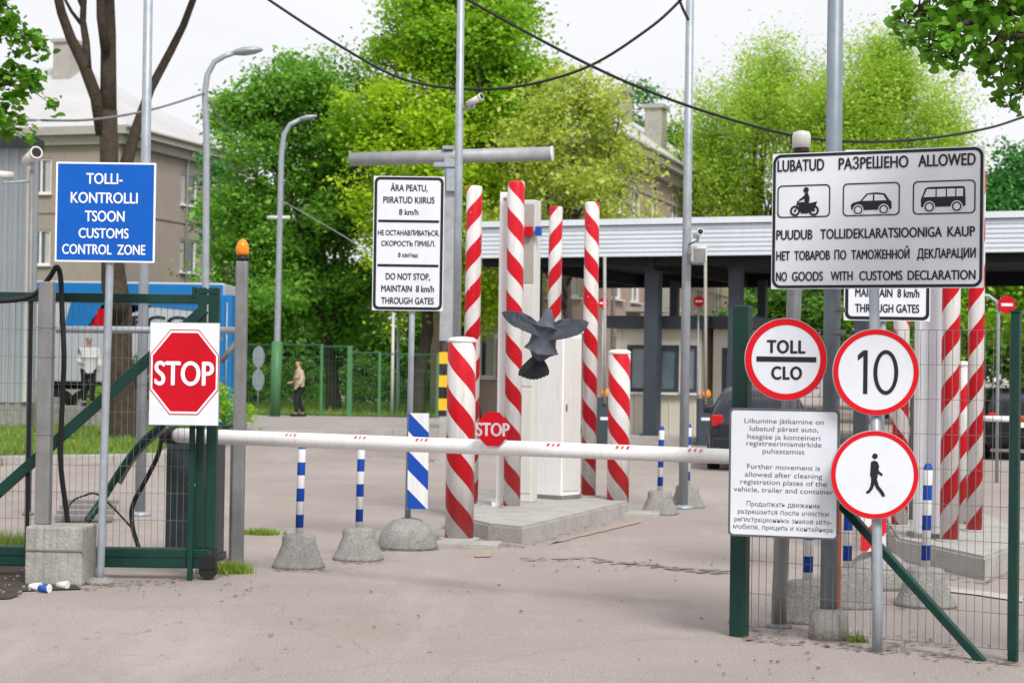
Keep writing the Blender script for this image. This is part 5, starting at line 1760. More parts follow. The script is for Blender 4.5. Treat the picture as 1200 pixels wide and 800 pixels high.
# broad white cabinet: two faces seen
rt = thing('portal_cabinet', 'broad white detector cabinet on the kerb island behind the pigeon', 'cabinet', (P(655, 430, 22.4).x, 22.5, zi), R(-38))
hc = P(655, 389, 22.1).z - zi
mb = MB(); mb.box((0, 0, hc / 2), (.40, .38, hc), bev=.012); body = mb.build('body', M['white'], rt)
mb = MB(); mb.box((.203, 0, hc / 2 + .02), (.014, .32, hc - .16), bev=.004); mb.build('door', M['cream_white'], rt)
mb = MB(); mb.box((.212, -.12, hc * .55), (.02, .02, .08)); mb.build('handle', M['galv_dark'], rt)
mb = MB(); mb.box((0, 0, hc + .015), (.43, .41, .03), bev=.006); mb.build('lid', M['white'], rt)
mb = MB(); mb.box((0, 0, .025), (.42, .40, .05)); mb.build('plinth', M['galv_dark'], rt)
# tall grey cabinet column
rt = thing('portal_cabinet', 'tall grey detector column behind the striped post and pigeon', 'cabinet', (P(619, 430, 21.9).x, 21.9, zi), R(-20))
hc = P(620, 235, 21.9).z - zi
mb = MB(); mb.box((0, 0, hc / 2), (.20, .20, hc), bev=.012); mb.build('body', M['cream_white'], rt)
for za, zb_ in ((.1, 1.3), (1.34, 2.5), (2.54, hc - .05)):
    mb = MB(); mb.box((.0, -.103, (za + zb_) / 2), (.17, .01, zb_ - za), bev=.003); mb.build('cover', M['eave'] if za > 1.5 else M['cream_white'], rt)
mb = MB(); c1 = (.02, -.15, P(615, 272, 21.9).z - zi); mb.box(c1, (.12, .06, .11), bev=.01); mb.build('signal_lamp', M['red_sign'], rt)
mb = MB(); mb.box((.15, -.13, P(626, 272, 21.9).z - zi), (.07, .06, .11), bev=.01); mb.build('sensor', M['blue'], rt)
# slim white column
rt = thing('portal_column', 'slim white portal column to which a tall striped post is fixed', 'cabinet', (P(591, 430, 21.2).x, 21.2, zi), 0)
hc = P(591, 226, 21.2).z - zi
mb = MB(); mb.box((0, 0, hc / 2), (.15, .2, hc), bev=.01); mb.build('body', M['white'], rt)
mb = MB(); mb.box((0, 0, .02), (.24, .3, .04)); mb.build('base_plate', M['white'], rt)
mb = MB(); mb.box((-.09, -.06, 1.9), (.04, .05, .06)); mb.box((-.02, -.102, hc - .08), (.03, .01, .03)); mb.build('fitting', M['galv_dark'], rt)
# right side portal panel
rt = thing('portal_column', 'wide white portal panel beside striped posts behind the wire fence', 'cabinet', (P(1092, 430, 17.4).x, 17.5, .2), 0)
hc = 3.3
mb = MB(); mb.box((0, 0, hc / 2), (.24, .22, hc), bev=.012); mb.build('body', M['white'], rt)
mb = MB(); mb.box((0, -.113, hc / 2), (.19, .01, hc - .2), bev=.003); mb.build('cover', M['white_sign'], rt)
mb = MB(); mb.box((0, 0, .02), (.32, .32, .04)); mb.build('base_plate', M['galv_dark'], rt)
rt = thing('portal_column', 'dark narrow sensor column between the ten disc and the white portal panel', 'cabinet', (P(1074, 430, 19.6).x, 19.6, .2), 0)
mb = MB(); mb.box((0, 0, .8), (.1, .14, 1.6), bev=.01); mb.build('body', M['col_dark'], rt)
mb = MB(); mb.tube([(0, -.08, .9), (.08, -.1, .9)], .02, 8); mb.tube([(0, -.08, .75), (.1, -.1, .72)], .02, 8); mb.build('handle', M['galv'], rt)

# ------------------------------------------------------------------ large ALLOWED board
c, yaw, W = sign_frame(904.5, 1153, 260.5, 253.2, 12.1, 11.5)
H = 162.5 / FPX * 11.8
ab = thing('allowed_vehicles_board', 'large white board reading allowed with motorcycle, car and van pictures', 'sign', (c.x, c.y, 0), yaw)
mb = MB(); mb.prism(rrect(-W / 2, W / 2, c.z - H / 2, c.z + H / 2, .006), 0, .015); mb.build('panel', M['white_sign'], ab)
mb = MB(); mb.ring(rrect(-W / 2 + .006, W / 2 - .006, c.z - H / 2 + .006, c.z + H / 2 - .006, .055, 8), rrect(-W / 2 + .024, W / 2 - .024, c.z - H / 2 + .024, c.z + H / 2 - .024, .04, 8), -.003)
X = lambda u_: -W / 2 + u_ * W
Zv = lambda v_: c.z + H / 2 - v_ * H
mb.build('border', M['ink'], ab)
mb = MB()
rows_ = [(.088, .088, (('LUBATUD', .027, .253), ('РАЗРЕШЕНО', .325, .652), ('ALLOWED', .70, .96))),
         (.598, .074, (('PUUDUB', .025, .2), ('TOLLIDEKLARATSIOONIGA', .24, .81), ('KAUP', .837, .96))),
         (.752, .070, (('НЕТ', .026, .091), ('ТОВАРОВ', .114, .286), ('ПО', .309, .364), ('ТАМОЖЕННОЙ', .39, .662), ('ДЕКЛАРАЦИИ', .699, .965))),
         (.905, .070, (('NO', .026, .078), ('GOODS', .104, .253), ('WITH', .292, .396), ('CUSTOMS', .429, .63), ('DECLARATION', .656, .965)))]
for v_, cap, ws in rows_:
    mb = MB()
    for s, a, b_ in ws:
        mb.text(s, (X(a) + X(b_)) / 2, Zv(v_), -.004, cap * H, (b_ - a) * W, .022)
    mb.build('lettering', M['ink'], ab)
def disc(mb, cx, cz, r, y, n=20): mb.flat(circ(cx, cz, r, n), y)
for a, b_ in ((.027, .285), (.345, .615), (.675, .962)):
    pict = MB()
    x0, x1, z0, z1 = X(a), X(b_), Zv(.475), Zv(.235)
    pict.ring(rrect(x0, x1, z0, z1, .03, 6), rrect(x0 + .008, x1 - .008, z0 + .008, z1 - .008, .024, 6), -.003)
    pict.build('pictogram_frame', M['ink'], ab)
pict = MB()
S_ = W * .115   # half width unit of pictures
def wheel(cx, cz, r): pict.ring(circ(cx, cz, r, 20), circ(cx, cz, r * .62, 20), -.0045); disc(pict, cx, cz, r * .25, -.0045, 10)
# motorcycle with rider
mx_, mz = (X(.027) + X(.285)) / 2 + .006, Zv(.425)
wheel(mx_ - .062, mz, .034); wheel(mx_ + .062, mz, .034)
pict.flat([(mx_ - .062, mz - .004), (mx_ - .054, mz + .004), (mx_ - .036, mz + .06), (mx_ - .048, mz + .064)], -.004)
pict.flat([(mx_ - .045, mz + .05), (mx_ - .01, mz + .058), (mx_ + .005, mz + .046), (mx_ + .05, mz + .05), (mx_ + .085, mz + .058), (mx_ + .07, mz + .036), (mx_ + .055, mz + .03), (mx_ + .062, mz), (mx_ + .02, mz - .018), (mx_ - .022, mz - .018), (mx_ - .03, mz + .02)], -.0038)
pict.flat([(mx_ + .0, mz + .05), (mx_ + .03, mz + .05), (mx_ + .034, mz + .08), (mx_ + .022, mz + .115), (mx_ + .006, mz + .116), (mx_ - .004, mz + .095), (mx_ - .04, mz + .068), (mx_ - .036, mz + .06), (mx_ + .0, mz + .078)], -.0042)
disc(pict, mx_ + .01, mz + .132, .018, -.0044, 14)
pict.flat([(mx_ + .004, mz + .056), (mx_ - .022, mz + .03), (mx_ - .006, mz - .008), (mx_ + .004, mz - .004), (mx_ - .004, mz + .026), (mx_ + .02, mz + .048)], -.0046)
pict.build('motorcycle_pictogram', M['ink'], ab)
pict = MB()
# hatchback car
mx_, mz = (X(.345) + X(.615)) / 2 + .0, Zv(.425)
body_ = [(-.128, .0), (-.13, .03), (-.115, .042), (-.07, .052), (-.028, .098), (.03, .104), (.088, .096), (.118, .052), (.13, .046), (.132, .0), (.11, -.006), (-.11, -.006)]
roofw = [(-.056, .052), (-.02, .090), (.012, .092), (.012, .052)]
roofw2 = [(.022, .052), (.022, .092), (.078, .086), (.1, .052)]
pict.flat([(mx_ + x, mz + z) for x, z in body_], -.003)
vanw = MB()
for q in (roofw, roofw2): vanw.flat([(mx_ + x, mz + z) for x, z in q], -.005)
def wheel_w(cx, cz, r):
    disc(vanw, cx, cz, r * 1.22, -.0045, 18); pict.ring(circ(cx, cz, r, 20), circ(cx, cz, r * .7, 20), -.006)
wheel_w(mx_ - .082, mz - .004, .028); wheel_w(mx_ + .082, mz - .004, .028)
cp_ = pict.build('car_pictogram', M['ink'], ab)
vanw.build('pictogram_windows', M['white_sign'], cp_)
pict = MB(); vanw = MB()
# van
mx_, mz = (X(.675) + X(.962)) / 2, Zv(.415)
body_ = [(-.142, -.006), (-.144, .04), (-.118, .108), (-.1, .118), (.12, .118), (.13, .108), (.134, .0), (.125, -.006)]
pict.flat([(mx_ + x, mz + z) for x, z in body_], -.003)
for xa_, xb_ in ((-.105, -.052), (-.044, .012), (.02, .07), (.078, .118)):
    vanw.flat([(mx_ + xa_ - (.022 if xa_ < -.1 else 0), mz + .056), (mx_ + xa_, mz + .104), (mx_ + xb_, mz + .104), (mx_ + xb_, mz + .056)], -.005)
wheel_w(mx_ - .09, mz - .006, .03); wheel_w(mx_ + .08, mz - .006, .03)
cp_ = pict.build('van_pictogram', M['ink'], ab)
vanw.build('pictogram_windows', M['white_sign'], cp_)
mb = MB()
for v_ in (.25, .75): mb.box((0, .035, Zv(v_)), (W * .9, .035, .04))
mb.build('rail', M['galv_dark'], ab)

# ------------------------------------------------------------------ round signs on the near side
def round_sign(name, label, px, py, rpx, Z, base=None, ring_w=.14, rot=0.0):
    c = P(px, py, Z)
    r = rpx / FPX * Z
    rt = thing(name, label, 'road sign', (c.x, c.y, 0), rot)
    mb = MB(); mb.prism(circ(0, c.z, r, 64), .001, .014); mb.build('plate', M['galv'], rt)
    mb = MB(); mb.flat(circ(0, c.z, r * .99, 64), -.0005); mb.build('face', M['white_sign'], rt)
    mb = MB(); mb.ring(circ(0, c.z, r * .985, 64), circ(0, c.z, r * (1 - ring_w), 64), -.003); mb.build('red_ring', M['red_ring'], rt)
    if base is not None:
        bb = base
        mb = MB(); mb.tube([(bb.x - c.x, .05, -.01), (bb.x - c.x + .0, .05, .3), (P(1026, 345, Z).x - c.x, .05, P(1026, 338, Z).z)], .032, 14); mb.build('post', M['galv'], rt)
    return rt, c, r
rt, c, r = round_sign('toll_sign', 'round red rimmed TOLL CLO sign at the thick green fence post', 921, 421, 48.5, 11.74, None, .17)
mb = MB(); mb.text('TOLL', .0, c.z + .082, -.004, .083, .235, .04, 1.1); mb.text('CLO', .005, c.z - .082, -.004, .083, .185, .04, 1.1); mb.build('lettering', M['ink'], rt)
mb = MB(); mb.flat(rrect(-.185, .19, c.z - .015, c.z + .017, .002, 1), -.004); mb.build('black_bar', M['ink'], rt)
mb = MB(); mb.box((.02, .045, c.z), (.3, .06, .04)); mb.build('bracket', M['galv_dark'], rt)
pbase = G(1029, 761) * 1.0; pbase.y -= .12; pbase.x -= .024
rt, c, r = round_sign('speed_limit_sign', 'round speed limit 10 sign on top of the galvanised post', 1026.5, 436, 51, 11.5, pbase, .135)
mb = MB()
mb.flat([(x_, c.z + z_) for x_, z_ in ((-.078, -.133), (-.052, -.133), (-.052, .134), (-.078, .134))], -.004)
mb.flat([(x_, c.z + z_) for x_, z_ in ((-.112, .070), (-.0785, .097), (-.0785, .134), (-.112, .104))], -.004)
mb.ring([(x_ * .076 + .06, c.z + z_ * .137) for x_, z_ in circ(0, 0, 1, 48)], [(x_ * .052 + .06, c.z + z_ * .113) for x_, z_ in circ(0, 0, 1, 48)], -.004)
mb.build('lettering', M['ink'], rt)
mb = MB(); mb.box((0, .03, c.z + .08), (.3, .03, .035)); mb.box((0, .03, c.z - .12), (.3, .03, .035)); mb.build('bracket', M['galv_dark'], rt)
rt, c, r = round_sign('no_walking_sign', 'round sign with a black walking figure below the speed limit disc', 1025, 556, 52, 11.47, None, .12)
mb = MB()
q = lambda px, py: ((px - 1025) / FPX * 11.63, c.z - (py - 556) / FPX * 11.63)
disc(mb, *q(1025, 534.5), .017, -.004, 16)
mb.flat([q(*p) for p in ((1020.5, 541), (1024, 539.5), (1028, 541), (1030, 546), (1028.5, 553), (1028, 560), (1027, 564), (1021, 564), (1020.5, 556), (1020, 548))], -.004)
mb.flat([q(*p) for p in ((1027, 545), (1029.5, 551), (1034.5, 555.5), (1033, 557.5), (1027, 553), (1025, 548))], -.0042)
mb.flat([q(*p) for p in ((1021, 545), (1022.5, 551), (1021.3, 558), (1019.5, 557.5), (1020, 551))], -.0044)
mb.flat([q(*p) for p in ((1021.5, 561), (1026, 563), (1023, 572), (1018.5, 577.5), (1015, 577), (1015.5, 575), (1018, 573.5), (1020, 569))], -.0046)
mb.flat([q(*p) for p in ((1023, 562), (1027.5, 561), (1030, 569), (1035, 575), (1037.5, 580.5), (1034, 581), (1031.5, 577), (1026.5, 571))], -.0048)
mb.build('walking_figure', M['ink'], rt)
mb = MB(); mb.box((0, .03, c.z + .12), (.3, .03, .035)); mb.box((0, .03, c.z - .08), (.3, .03, .035)); mb.build('bracket', M['galv_dark'], rt)

def bolts(root, pts, y=-.006, r_=.008):
    for x_, z_ in pts:
        mb = MB(); mb.prism(circ(x_, z_, r_, 6), y, .0); mb.build('bolt', M['galv_dark'], root)
bolts(ab, [(X(a_), Zv(v_)) for a_ in (.06, .5, .94) for v_ in (.17, .5)])
# info board below the toll sign
c, yaw, W = sign_frame(854, 983.5, 552, 557, 11.85, 11.62)
H = 151 / FPX * 11.74
ib = thing('notice_board', 'white three language notice board with faint print below the toll disc', 'sign', (c.x, c.y, 0), yaw)
sk = Matrix.Rotation(R(1.2), 3, 'Y')
mb = MB(); mb.prism(rrect(-W / 2, W / 2, c.z - H / 2, c.z + H / 2, .03, 6), 0, .014); 
mb.build('panel', M['galv_dark'], ib)
mb = MB(); mb.ring(rrect(-W / 2 + .002, W / 2 - .002, c.z - H / 2 + .002, c.z + H / 2 - .002, .029, 6), rrect(-W / 2 + .014, W / 2 - .014, c.z - H / 2 + .014, c.z + H / 2 - .014, .022, 6), -.0042); mb.build('border', M['ink_soft'], ib)
mb = MB(); mb.flat(rrect(-W / 2 + .012, W / 2 - .012, c.z - H / 2 + .012, c.z + H / 2 - .012, .024, 6), -.003); mb.build('face', M['white_sign'], ib)
mb = MB()
lines = [('Liikumine jätkamine on', .095, .72), ('lubatud pärast auto,', .155, .62), ('haagise ja konteineri', .218, .66), ('registreerimismärkide', .27, .68), ('puhastamist', .328, .38),
         ('Further movement is', .45, .66), ('allowed after cleaning', .512, .7), ('registration plates of the', .57, .78), ('vehicle, trailer and container', .63, .9),
         ('Продолжать движение', .74, .66), ('разрешается после очистки', .80, .82), ('регистрационных знаков авто-', .862, .88), ('мобиля, прицепа и контейнера', .92, .9)]
for s, v_, w_ in lines:
    mb = MB()
    mb.text(s, 0, c.z + H / 2 - v_ * H, -.0045, .040 * H, w_ * W, 0)
    mb.build('lettering', M['ink_soft'], ib)
mb = MB(); mb.box((0, .03, c.z + .2), (W * .8, .03, .035)); mb.box((0, .03, c.z - .2), (W * .8, .03, .035)); mb.build('bracket', M['galv_dark'], ib)

# ------------------------------------------------------------------ overhead cables
def wire(label, pts, r=.02, m='black'): return cable('overhead_cable', label, pts, r, M[m], 'cable', 6)
wire('sagging overhead cable ending at the slim camera pole', [P(200, -90, 24), P(260, -40, 24), P(315, 0, 24), P(400, 55, 23.8), P(470, 92, 23.6), P(540, 104, 23.5), P(610, 101, 23.4), P(690, 78, 23.3), P(760, 34, 23.2), P(796, 2, 23.2), P(807, -12, 23.2)], .018)
wire('long overhead cable crossing down behind the big lamp pole', [P(430, -70, 22), P(552, 2, 22), P(690, 76, 22.3), P(800, 122, 22.8), P(920, 157, 23.5), P(1000, 166, 24), P(1080, 163, 25), P(1150, 152, 26), P(1200, 137, 27), P(1330, 90, 29)], .018)
wire('thin overhead wire tied to the street lamp before the brown block', [P(-60, 140, 30), P(40, 141, 31), P(110, 140, 33), P(180, 128, 35), P(241, 109, 37)], .022, 'galv_dark')
wire('short stay wire running from street lamp into the maple', [P(242, 115, 37), P(255, 135, 45), P(268, 152, 55), P(285, 182, 65)], .022, 'galv_dark')
wire('thin wire descending across the maple foliage', [P(330, 235, 59), P(400, 275, 50), P(437, 300, 45)], .012, 'pipe_grey')
wire('little jumper wire at the top of the slim camera pole', [P(794, -6, 23.2), P(800, 10, 23.2), P(807, 24, 23.2)], .018)

# ------------------------------------------------------------------ cars
M['car_blue'] = mat('dark_blue_car_paint', (0.03, 0.035, 0.047), .25, .4, .1, 2)
M['car_black'] = mat('black_car_paint', (0.012, 0.013, 0.016), .2, .2, .1, 2)
M['car_glass'] = mat('car_glass', (0.02, 0.025, 0.03), .06, spec=.8)
M['tail'] = mat('red_tail_lens', (0.5, 0.01, 0.015), .2)
M['plate'] = mat('number_plate', (0.7, 0.7, 0.68), .5)
def car(label, x, y, rz, paint, L=4.3, Wd=1.75, Hh=1.46):
    """a hatchback: loops of cross-sections along its length, then wheels, glass and lamps; the tail faces -y"""
    rt = thing('parked_car', label, 'car', (x, y, 0), rz)
    hw = Wd / 2
    secs = [  # y, half width low, sill z, belt z, roof z, roof half width
        (-L / 2, hw * .80, .42, .78, .80, hw * .78), (-L / 2 + .1, hw * .93, .28, .92, .96, hw * .84), (-L / 2 + .22, hw * .96, .24, .97, 1.08, hw * .80),
        (-L / 2 + .55, hw, .22, .99, Hh - .10, hw * .70), (-L / 2 + 1.0, hw, .22, .98, Hh, hw * .68), (-.1, hw, .22, .96, Hh, hw * .68), (.45, hw, .22, .95, Hh - .08, hw * .69),
        (1.15, hw, .22, .93, .97, hw * .78), (L / 2 - .45, hw * .95, .24, .82, .84, hw * .78), (L / 2 - .08, hw * .82, .28, .66, .68, hw * .7), (L / 2, hw * .7, .36, .56, .58, hw * .6)]
    mb = MB()
    rings = []
    for yy, w, zs_, zb_, zr, wr in secs:
        prof = [(w * .88, zs_), (w, zs_ + .14), (w * 1.0, (zs_ + zb_) / 2 + .06), (w * .95, zb_), (wr + (w * .95 - wr) * .12, zr - (zr - zb_) * .08), (wr * .8, zr)]
        ring = [mb.v((a, yy, z)) for a, z in prof] + [mb.v((-a, yy, z)) for a, z in prof[::-1]]
        rings.append(ring)
    for a, b_ in zip(rings, rings[1:]):
        n_ = len(a)
        for i in range(n_):
            fc = mb.f([a[i], a[(i + 1) % n_], b_[(i + 1) % n_], b_[i]], True)
    mb.f(rings[0]); mb.f(rings[-1][::-1])
    mb.build('body', paint, rt)
    # glass: rear window and side windows
    gl_ = MB()
    y0, y1 = -L / 2 + .22, -L / 2 + .55
    gl_.f([gl_.v((-hw * .70, y0 - .012, 1.06)), gl_.v((hw * .70, y0 - .012, 1.06)), gl_.v((hw * .60, y1 - .03, Hh - .12)), gl_.v((-hw * .60, y1 - .03, Hh - .12))])
    gl_.build('rear_window', M['car_glass'], rt)
    for s in (-1, 1):
        g2 = MB()
        k = .012
        g2.f([g2.v((s * (hw * .955 + k), -L / 2 + .55, 1.02)), g2.v((s * (hw * .955 + k), .9, .99)), g2.v((s * (hw * .78 + k), .42, Hh - .14)), g2.v((s * (hw * .745 + k), -L / 2 + .85, Hh - .12))])
        g2.build('side_window', M['car_glass'], rt)
        lt = MB(); lt.box((s * hw * .80, -L / 2 + .10, .87), (.2, .16, .2), bev=.03); lt.build('tail_light', M['tail'], rt)
        mi_ = MB(); mi_.box((s * (hw + .09), .72, 1.0), (.18, .1, .13), bev=.03); mi_.build('mirror', paint, rt)
        for wy in (-L / 2 + .8, L / 2 - .85):
            w_ = MB(); w_.tube([(s * (hw - .2), wy, .31), (s * (hw + .012), wy, .31)], .31, 24); wo = w_.build('wheel', M['black'], rt)
            w_ = MB(); w_.tube([(s * (hw + .0), wy, .31), (s * (hw + .022), wy, .31)], .2, 18); w_.build('rim', M['galv'], wo)
    bp_ = MB(); bp_.box((0, -L / 2 - .01, .46), (Wd * .9, .14, .26), bev=.04); bp_.build('bumper', paint, rt)
    np_ = MB(); np_.box((0, -L / 2 - .02, .73), (.5, .02, .11)); np_.build('number_plate', M['plate'], rt)
    return rt
g_ = G(908, 553)
car('dark blue hatchback seen from behind between the toll disc and the booths', g_.x + .0, g_.y + 2.1, R(-8), M['car_blue'])
g_ = G(1195, 540)
car('black car beyond the outermost striped post', g_.x + .35, g_.y + 2.2, R(-4), M['car_black'])
# second barrier in front of the black car
pa, pb = P(1148, 490, 30), P(1330, 492, 28.5)
rb = thing('road_barrier', 'white and orange boom in front of the black car', 'barrier', (pb.x, pb.y, 0))
o = rb.location.copy()
mb = MB(o); pm = P(1186, 491, 29.7); mb.tube([pa, pm], .045, 12); mb.build('boom', M['white'], rb)
mb = MB(o); mb.tube([pm, pb], .05, 12); mb.build('boom_sleeve', M['orange'], rb)
mb = MB(o); mb.box((pb.x, pb.y, .5), (.36, .34, 1.0), bev=.02); mb.build('cabinet', M['cabinet'], rb)

# ------------------------------------------------------------------ people
def skin(name, joints, edges, m, parent, org, sub=2):
    me = bpy.data.meshes.new(name)
    me.from_pydata([tuple(Vector(j[0])) for j in joints], edges, [])
    ob = bpy.data.objects.new(name, me)
    COL.objects.link(ob)
    md = ob.modifiers.new('s', 'SKIN')
    md.use_smooth_shade = True
    sv_ = me.skin_vertices[0].data
    for i, j in enumerate(joints):
        rr = j[1] if isinstance(j[1], tuple) else (j[1], j[1])
        sv_[i].radius = rr
    sv_[0].use_root = True
    md2 = ob.modifiers.new('u', 'SUBSURF'); md2.levels = sub; md2.render_levels = sub
    dg = bpy.context.evaluated_depsgraph_get()
    nm = bpy.data.meshes.new_from_object(ob.evaluated_get(dg))
    bpy.data.objects.remove(ob)
    nm.name = name
    nm.materials.append(m)
    for p_ in nm.polygons: p_.use_smooth = True
    o2 = bpy.data.objects.new(name, nm)
    COL.objects.link(o2)
    o2.parent = parent
    return o2
def person(label, base, rz, top_m, leg_m, hair_m, H=1.72, stride=.18, jacket_long=.78):
    rt = thing('person', label, 'person', base, rz)
    k = H / 1.72
    J = lambda x, y, z: (x * k, y * k, z * k)
    # faces +x; one continuous body
    joints = [(J(0, 0, .93), .13 * k), (J(0, 0, 1.12), .125 * k), (J(.01, 0, 1.32), .14 * k), (J(.01, 0, 1.43), .07 * k), (J(.03, 0, 1.52), .055 * k), (J(.04, 0, 1.60), .09 * k), (J(.035, 0, 1.68), .07 * k),
              (J(0, .19, 1.38), .055 * k), (J(-.02, .24, 1.12), .045 * k), (J(.10, .24, .92), .036 * k), (J(.16, .23, .86), .035 * k),
              (J(0, -.19, 1.38), .055 * k), (J(.0, -.24, 1.12), .045 * k), (J(.20, -.20, 1.02), .036 * k), (J(.27, -.18, 1.02), .035 * k),
              (J(0, .09, .86), .095 * k), (J(stride * .6, .09, .5), .065 * k), (J(stride * .5, .09, .1), .048 * k), (J(stride * .5 + .14, .1, .035), .035 * k),
              (J(0, -.09, .86), .095 * k), (J(-stride * .1, -.09, .5), .065 * k), (J(-stride, -.09, .12), .048 * k), (J(-stride + .13, -.1, .035), .035 * k),
              (J(.22, .23, .83), .02 * k), (J(.33, -.17, 1.01), .02 * k), (J(.13, 0, 1.585), .018 * k)]
    edges = [(0, 1), (1, 2), (2, 3), (3, 4), (4, 5), (5, 6), (2, 7), (7, 8), (8, 9), (9, 10), (2, 11), (11, 12), (12, 13), (13, 14), (0, 15), (15, 16), (16, 17), (17, 18), (0, 19), (19, 20), (20, 21), (21, 22), (10, 23), (14, 24), (5, 25)]
    skin('body', joints, edges, M['skin'], rt, base)
    g_ = 1.16
    tj = [(J(0, 0, 1.0), (.165 * k, .20 * k)), (J(0, 0, jacket_long), (.17 * k, .21 * k)), (J(0, 0, 1.15), (.15 * k, .18 * k)), (J(.01, 0, 1.33), (.15 * k, .18 * k)), (J(.01, 0, 1.43), .085 * k),
          (J(0, .2, 1.37), .08 * k), (J(-.02, .25, 1.12), .068 * k), (J(.08, .25, .95), .055 * k), (J(0, -.2, 1.37), .08 * k), (J(0, -.25, 1.12), .068 * k), (J(.16, -.21, 1.035), .055 * k)]
    te = [(0, 1), (0, 2), (2, 3), (3, 4), (3, 5), (5, 6), (6, 7), (3, 8), (8, 9), (9, 10)]
    skin('jacket', tj, te, top_m, rt, base)
    lj = [(J(0, 0, .9), .14 * k), (J(0, .09, .82), .11 * k), (J(stride * .6, .09, .5), .085 * k), (J(stride * .5, .09, .09), .068 * k), (J(0, -.09, .82), .11 * k), (J(-stride * .1, -.09, .5), .085 * k), (J(-stride, -.09, .11), .068 * k)]
    skin('trousers', lj, [(0, 1), (1, 2), (2, 3), (0, 4), (4, 5), (5, 6)], leg_m, rt, base)
    hj = [(J(.01, 0, 1.65), .094 * k), (J(-.03, 0, 1.60), .085 * k), (J(-.03, 0, 1.54), .05 * k)]
    skin('hair', hj, [(0, 1), (1, 2)], hair_m, rt, base)
    for s in (1, -1):
        mb = MB(); xx = (stride * .5 if s > 0 else -stride) * k
        mb.box((xx + .06 * k, s * .095 * k, .05), (.27 * k, .1 * k, .1), bev=.03); mb.build('shoe', M['dark_cloth'], rt)
    return rt
g_ = Vector((P(350, 490, 59.2).x, 59.2, .13))
person('pedestrian in a beige jacket and dark trousers walking along the far fence', g_, R(200), M['jacket'], M['dark_cloth'], M['hair'], 1.78)
g_ = Vector((P(103, 476, 46).x, 46.0, pz))
person('figure in white top and black trousers standing behind the gate wire', g_, R(-70), M['white_cloth'], M['dark_cloth'], M['hair'], 1.74, .05)

# ------------------------------------------------------------------ pigeon in flight
Zb = 13.0
kb_ = Zb / FPX
c = P(638, 392, Zb)
bd = thing('pigeon', 'slate grey pigeon in flight before the white cabinets, wings spread and tail hanging', 'pigeon', c)
rel = lambda px, py, dy=0.0: tuple(P(px, py, Zb + dy) - c)
js = [(rel(637, 397), .088), (rel(640, 383, -.01), .080), (rel(642, 374, -.005), .050), (rel(642, 366, .02), .033), (rel(641, 362, .045), .026), (rel(634, 411, .02), .074), (rel(629, 424, .04), .046)]
skin('body', js, [(0, 1), (1, 2), (2, 3), (3, 4), (0, 5), (5, 6)], M['feather_body'], bd, c)
mb = MB(); a = Vector(rel(639, 362, .075)); mb.tube([a, a + Vector((-.012, .028, -.004))], [.009, .002], 8); mb.build('beak', M['beak'], bd)
mb = MB()
for s_ in (-1, 1):
    mb.lathe([(.001, -.004), (.005, 0), (.001, .004)], Vector(rel(642, 364, .045)) + Vector((s_ * .026, 0, 0)), 8)
mb.build('eye', M['amber'], bd)
def feather(mb, base, tip, w, up, th=.002):
    w = w * 1.35
    d = (tip - base); L = d.length; d.normalize()
    side = d.cross(up).normalized()
    ol = [(0, .35), (.25, .8), (.6, 1.0), (.85, .85), (.97, .4), (1.0, 0.0)]
    pts = [base + d * (L * t) + side * (w * k) for t, k in ol] + [base + d * (L * t) - side * (w * k) for t, k in ol[:-1][::-1]]
    for sg in (1, -1):
        q = [mb.v(p + up * (th * sg)) for p in pts]
        mb.f(q if sg > 0 else q[::-1])
def wing(shoulder, elbow, wrist, prim, sec, m, up):
    mb = MB()
    S, E_, Wr = Vector(shoulder), Vector(elbow), Vector(wrist)
    n = len(prim)
    for i, t_ in enumerate(prim):
        feather(mb, Wr + (Vector(prim[0]) - Wr) * (.04 * i), Vector(t_), .013, up * 1.0 + Vector((0, .0, 0)))
        for v_ in list(mb.bm.verts)[-22:]: v_.co += up * (.0016 * (i - n / 2))
    m_ = len(sec)
    for i, t_ in enumerate(sec):
        base = Wr.lerp(S, (i + .3) / m_)
        feather(mb, base, Vector(t_), .016, up)
        for v_ in list(mb.bm.verts)[-22:]: v_.co += up * (.0016 * (i + n / 2))
    # the web of skin and shorter feathers under the flight feathers
    roots = [Wr] * n + [Wr.lerp(S, (i + .3) / m_) for i in range(m_)]
    tips_ = [Vector(t_) for t_ in prim] + [Vector(t_) for t_ in sec]
    for sg in (1, -1):
        pr_ = None
        for ro_, ti_ in zip(roots, tips_):
            q_ = (mb.v(ro_ + up * .001 * sg), mb.v(ro_.lerp(ti_, .86) + up * .001 * sg))
            if pr_: mb.f([pr_[0], pr_[1], q_[1], q_[0]])
            pr_ = q_
    # coverts: a padded sheet over the feather roots
    mid_t = [Vector(sec[-1]).lerp(S, .45), Vector(sec[m_ // 2]).lerp(Wr.lerp(S, .5), .45), Vector(sec[0]).lerp(Wr, .45), Vector(prim[-1]).lerp(Wr, .55), Vector(prim[0]).lerp(Wr, .65)]
    lead = [S, S.lerp(E_, .7), E_.lerp(Wr, .5), Wr, Wr]
    for sg in (1, -1):
        rows_c = []
        for a_, b_ in zip(lead, mid_t):
            rows_c.append([mb.v(a_.lerp(b_, t) + up * sg * (.004 + .012 * math.sin(PI * min(1, .15 + t * .85)))) for t in (0, .25, .5, .75, 1)])
        for ra, rb_ in zip(rows_c, rows_c[1:]):
            for k in range(4):
                mb.f([ra[k], ra[k + 1], rb_[k + 1], rb_[k]], True)
    mb.tube([S, E_, Wr, Vector(prim[0]).lerp(Wr, .5)], [.012, .010, .008, .004], 8)
    return mb.build('wing', m, bd)
lp_ = lambda a, b_, n: [tuple(Vector(a).lerp(Vector(b_), i / (n - 1))) for i in range(n)]
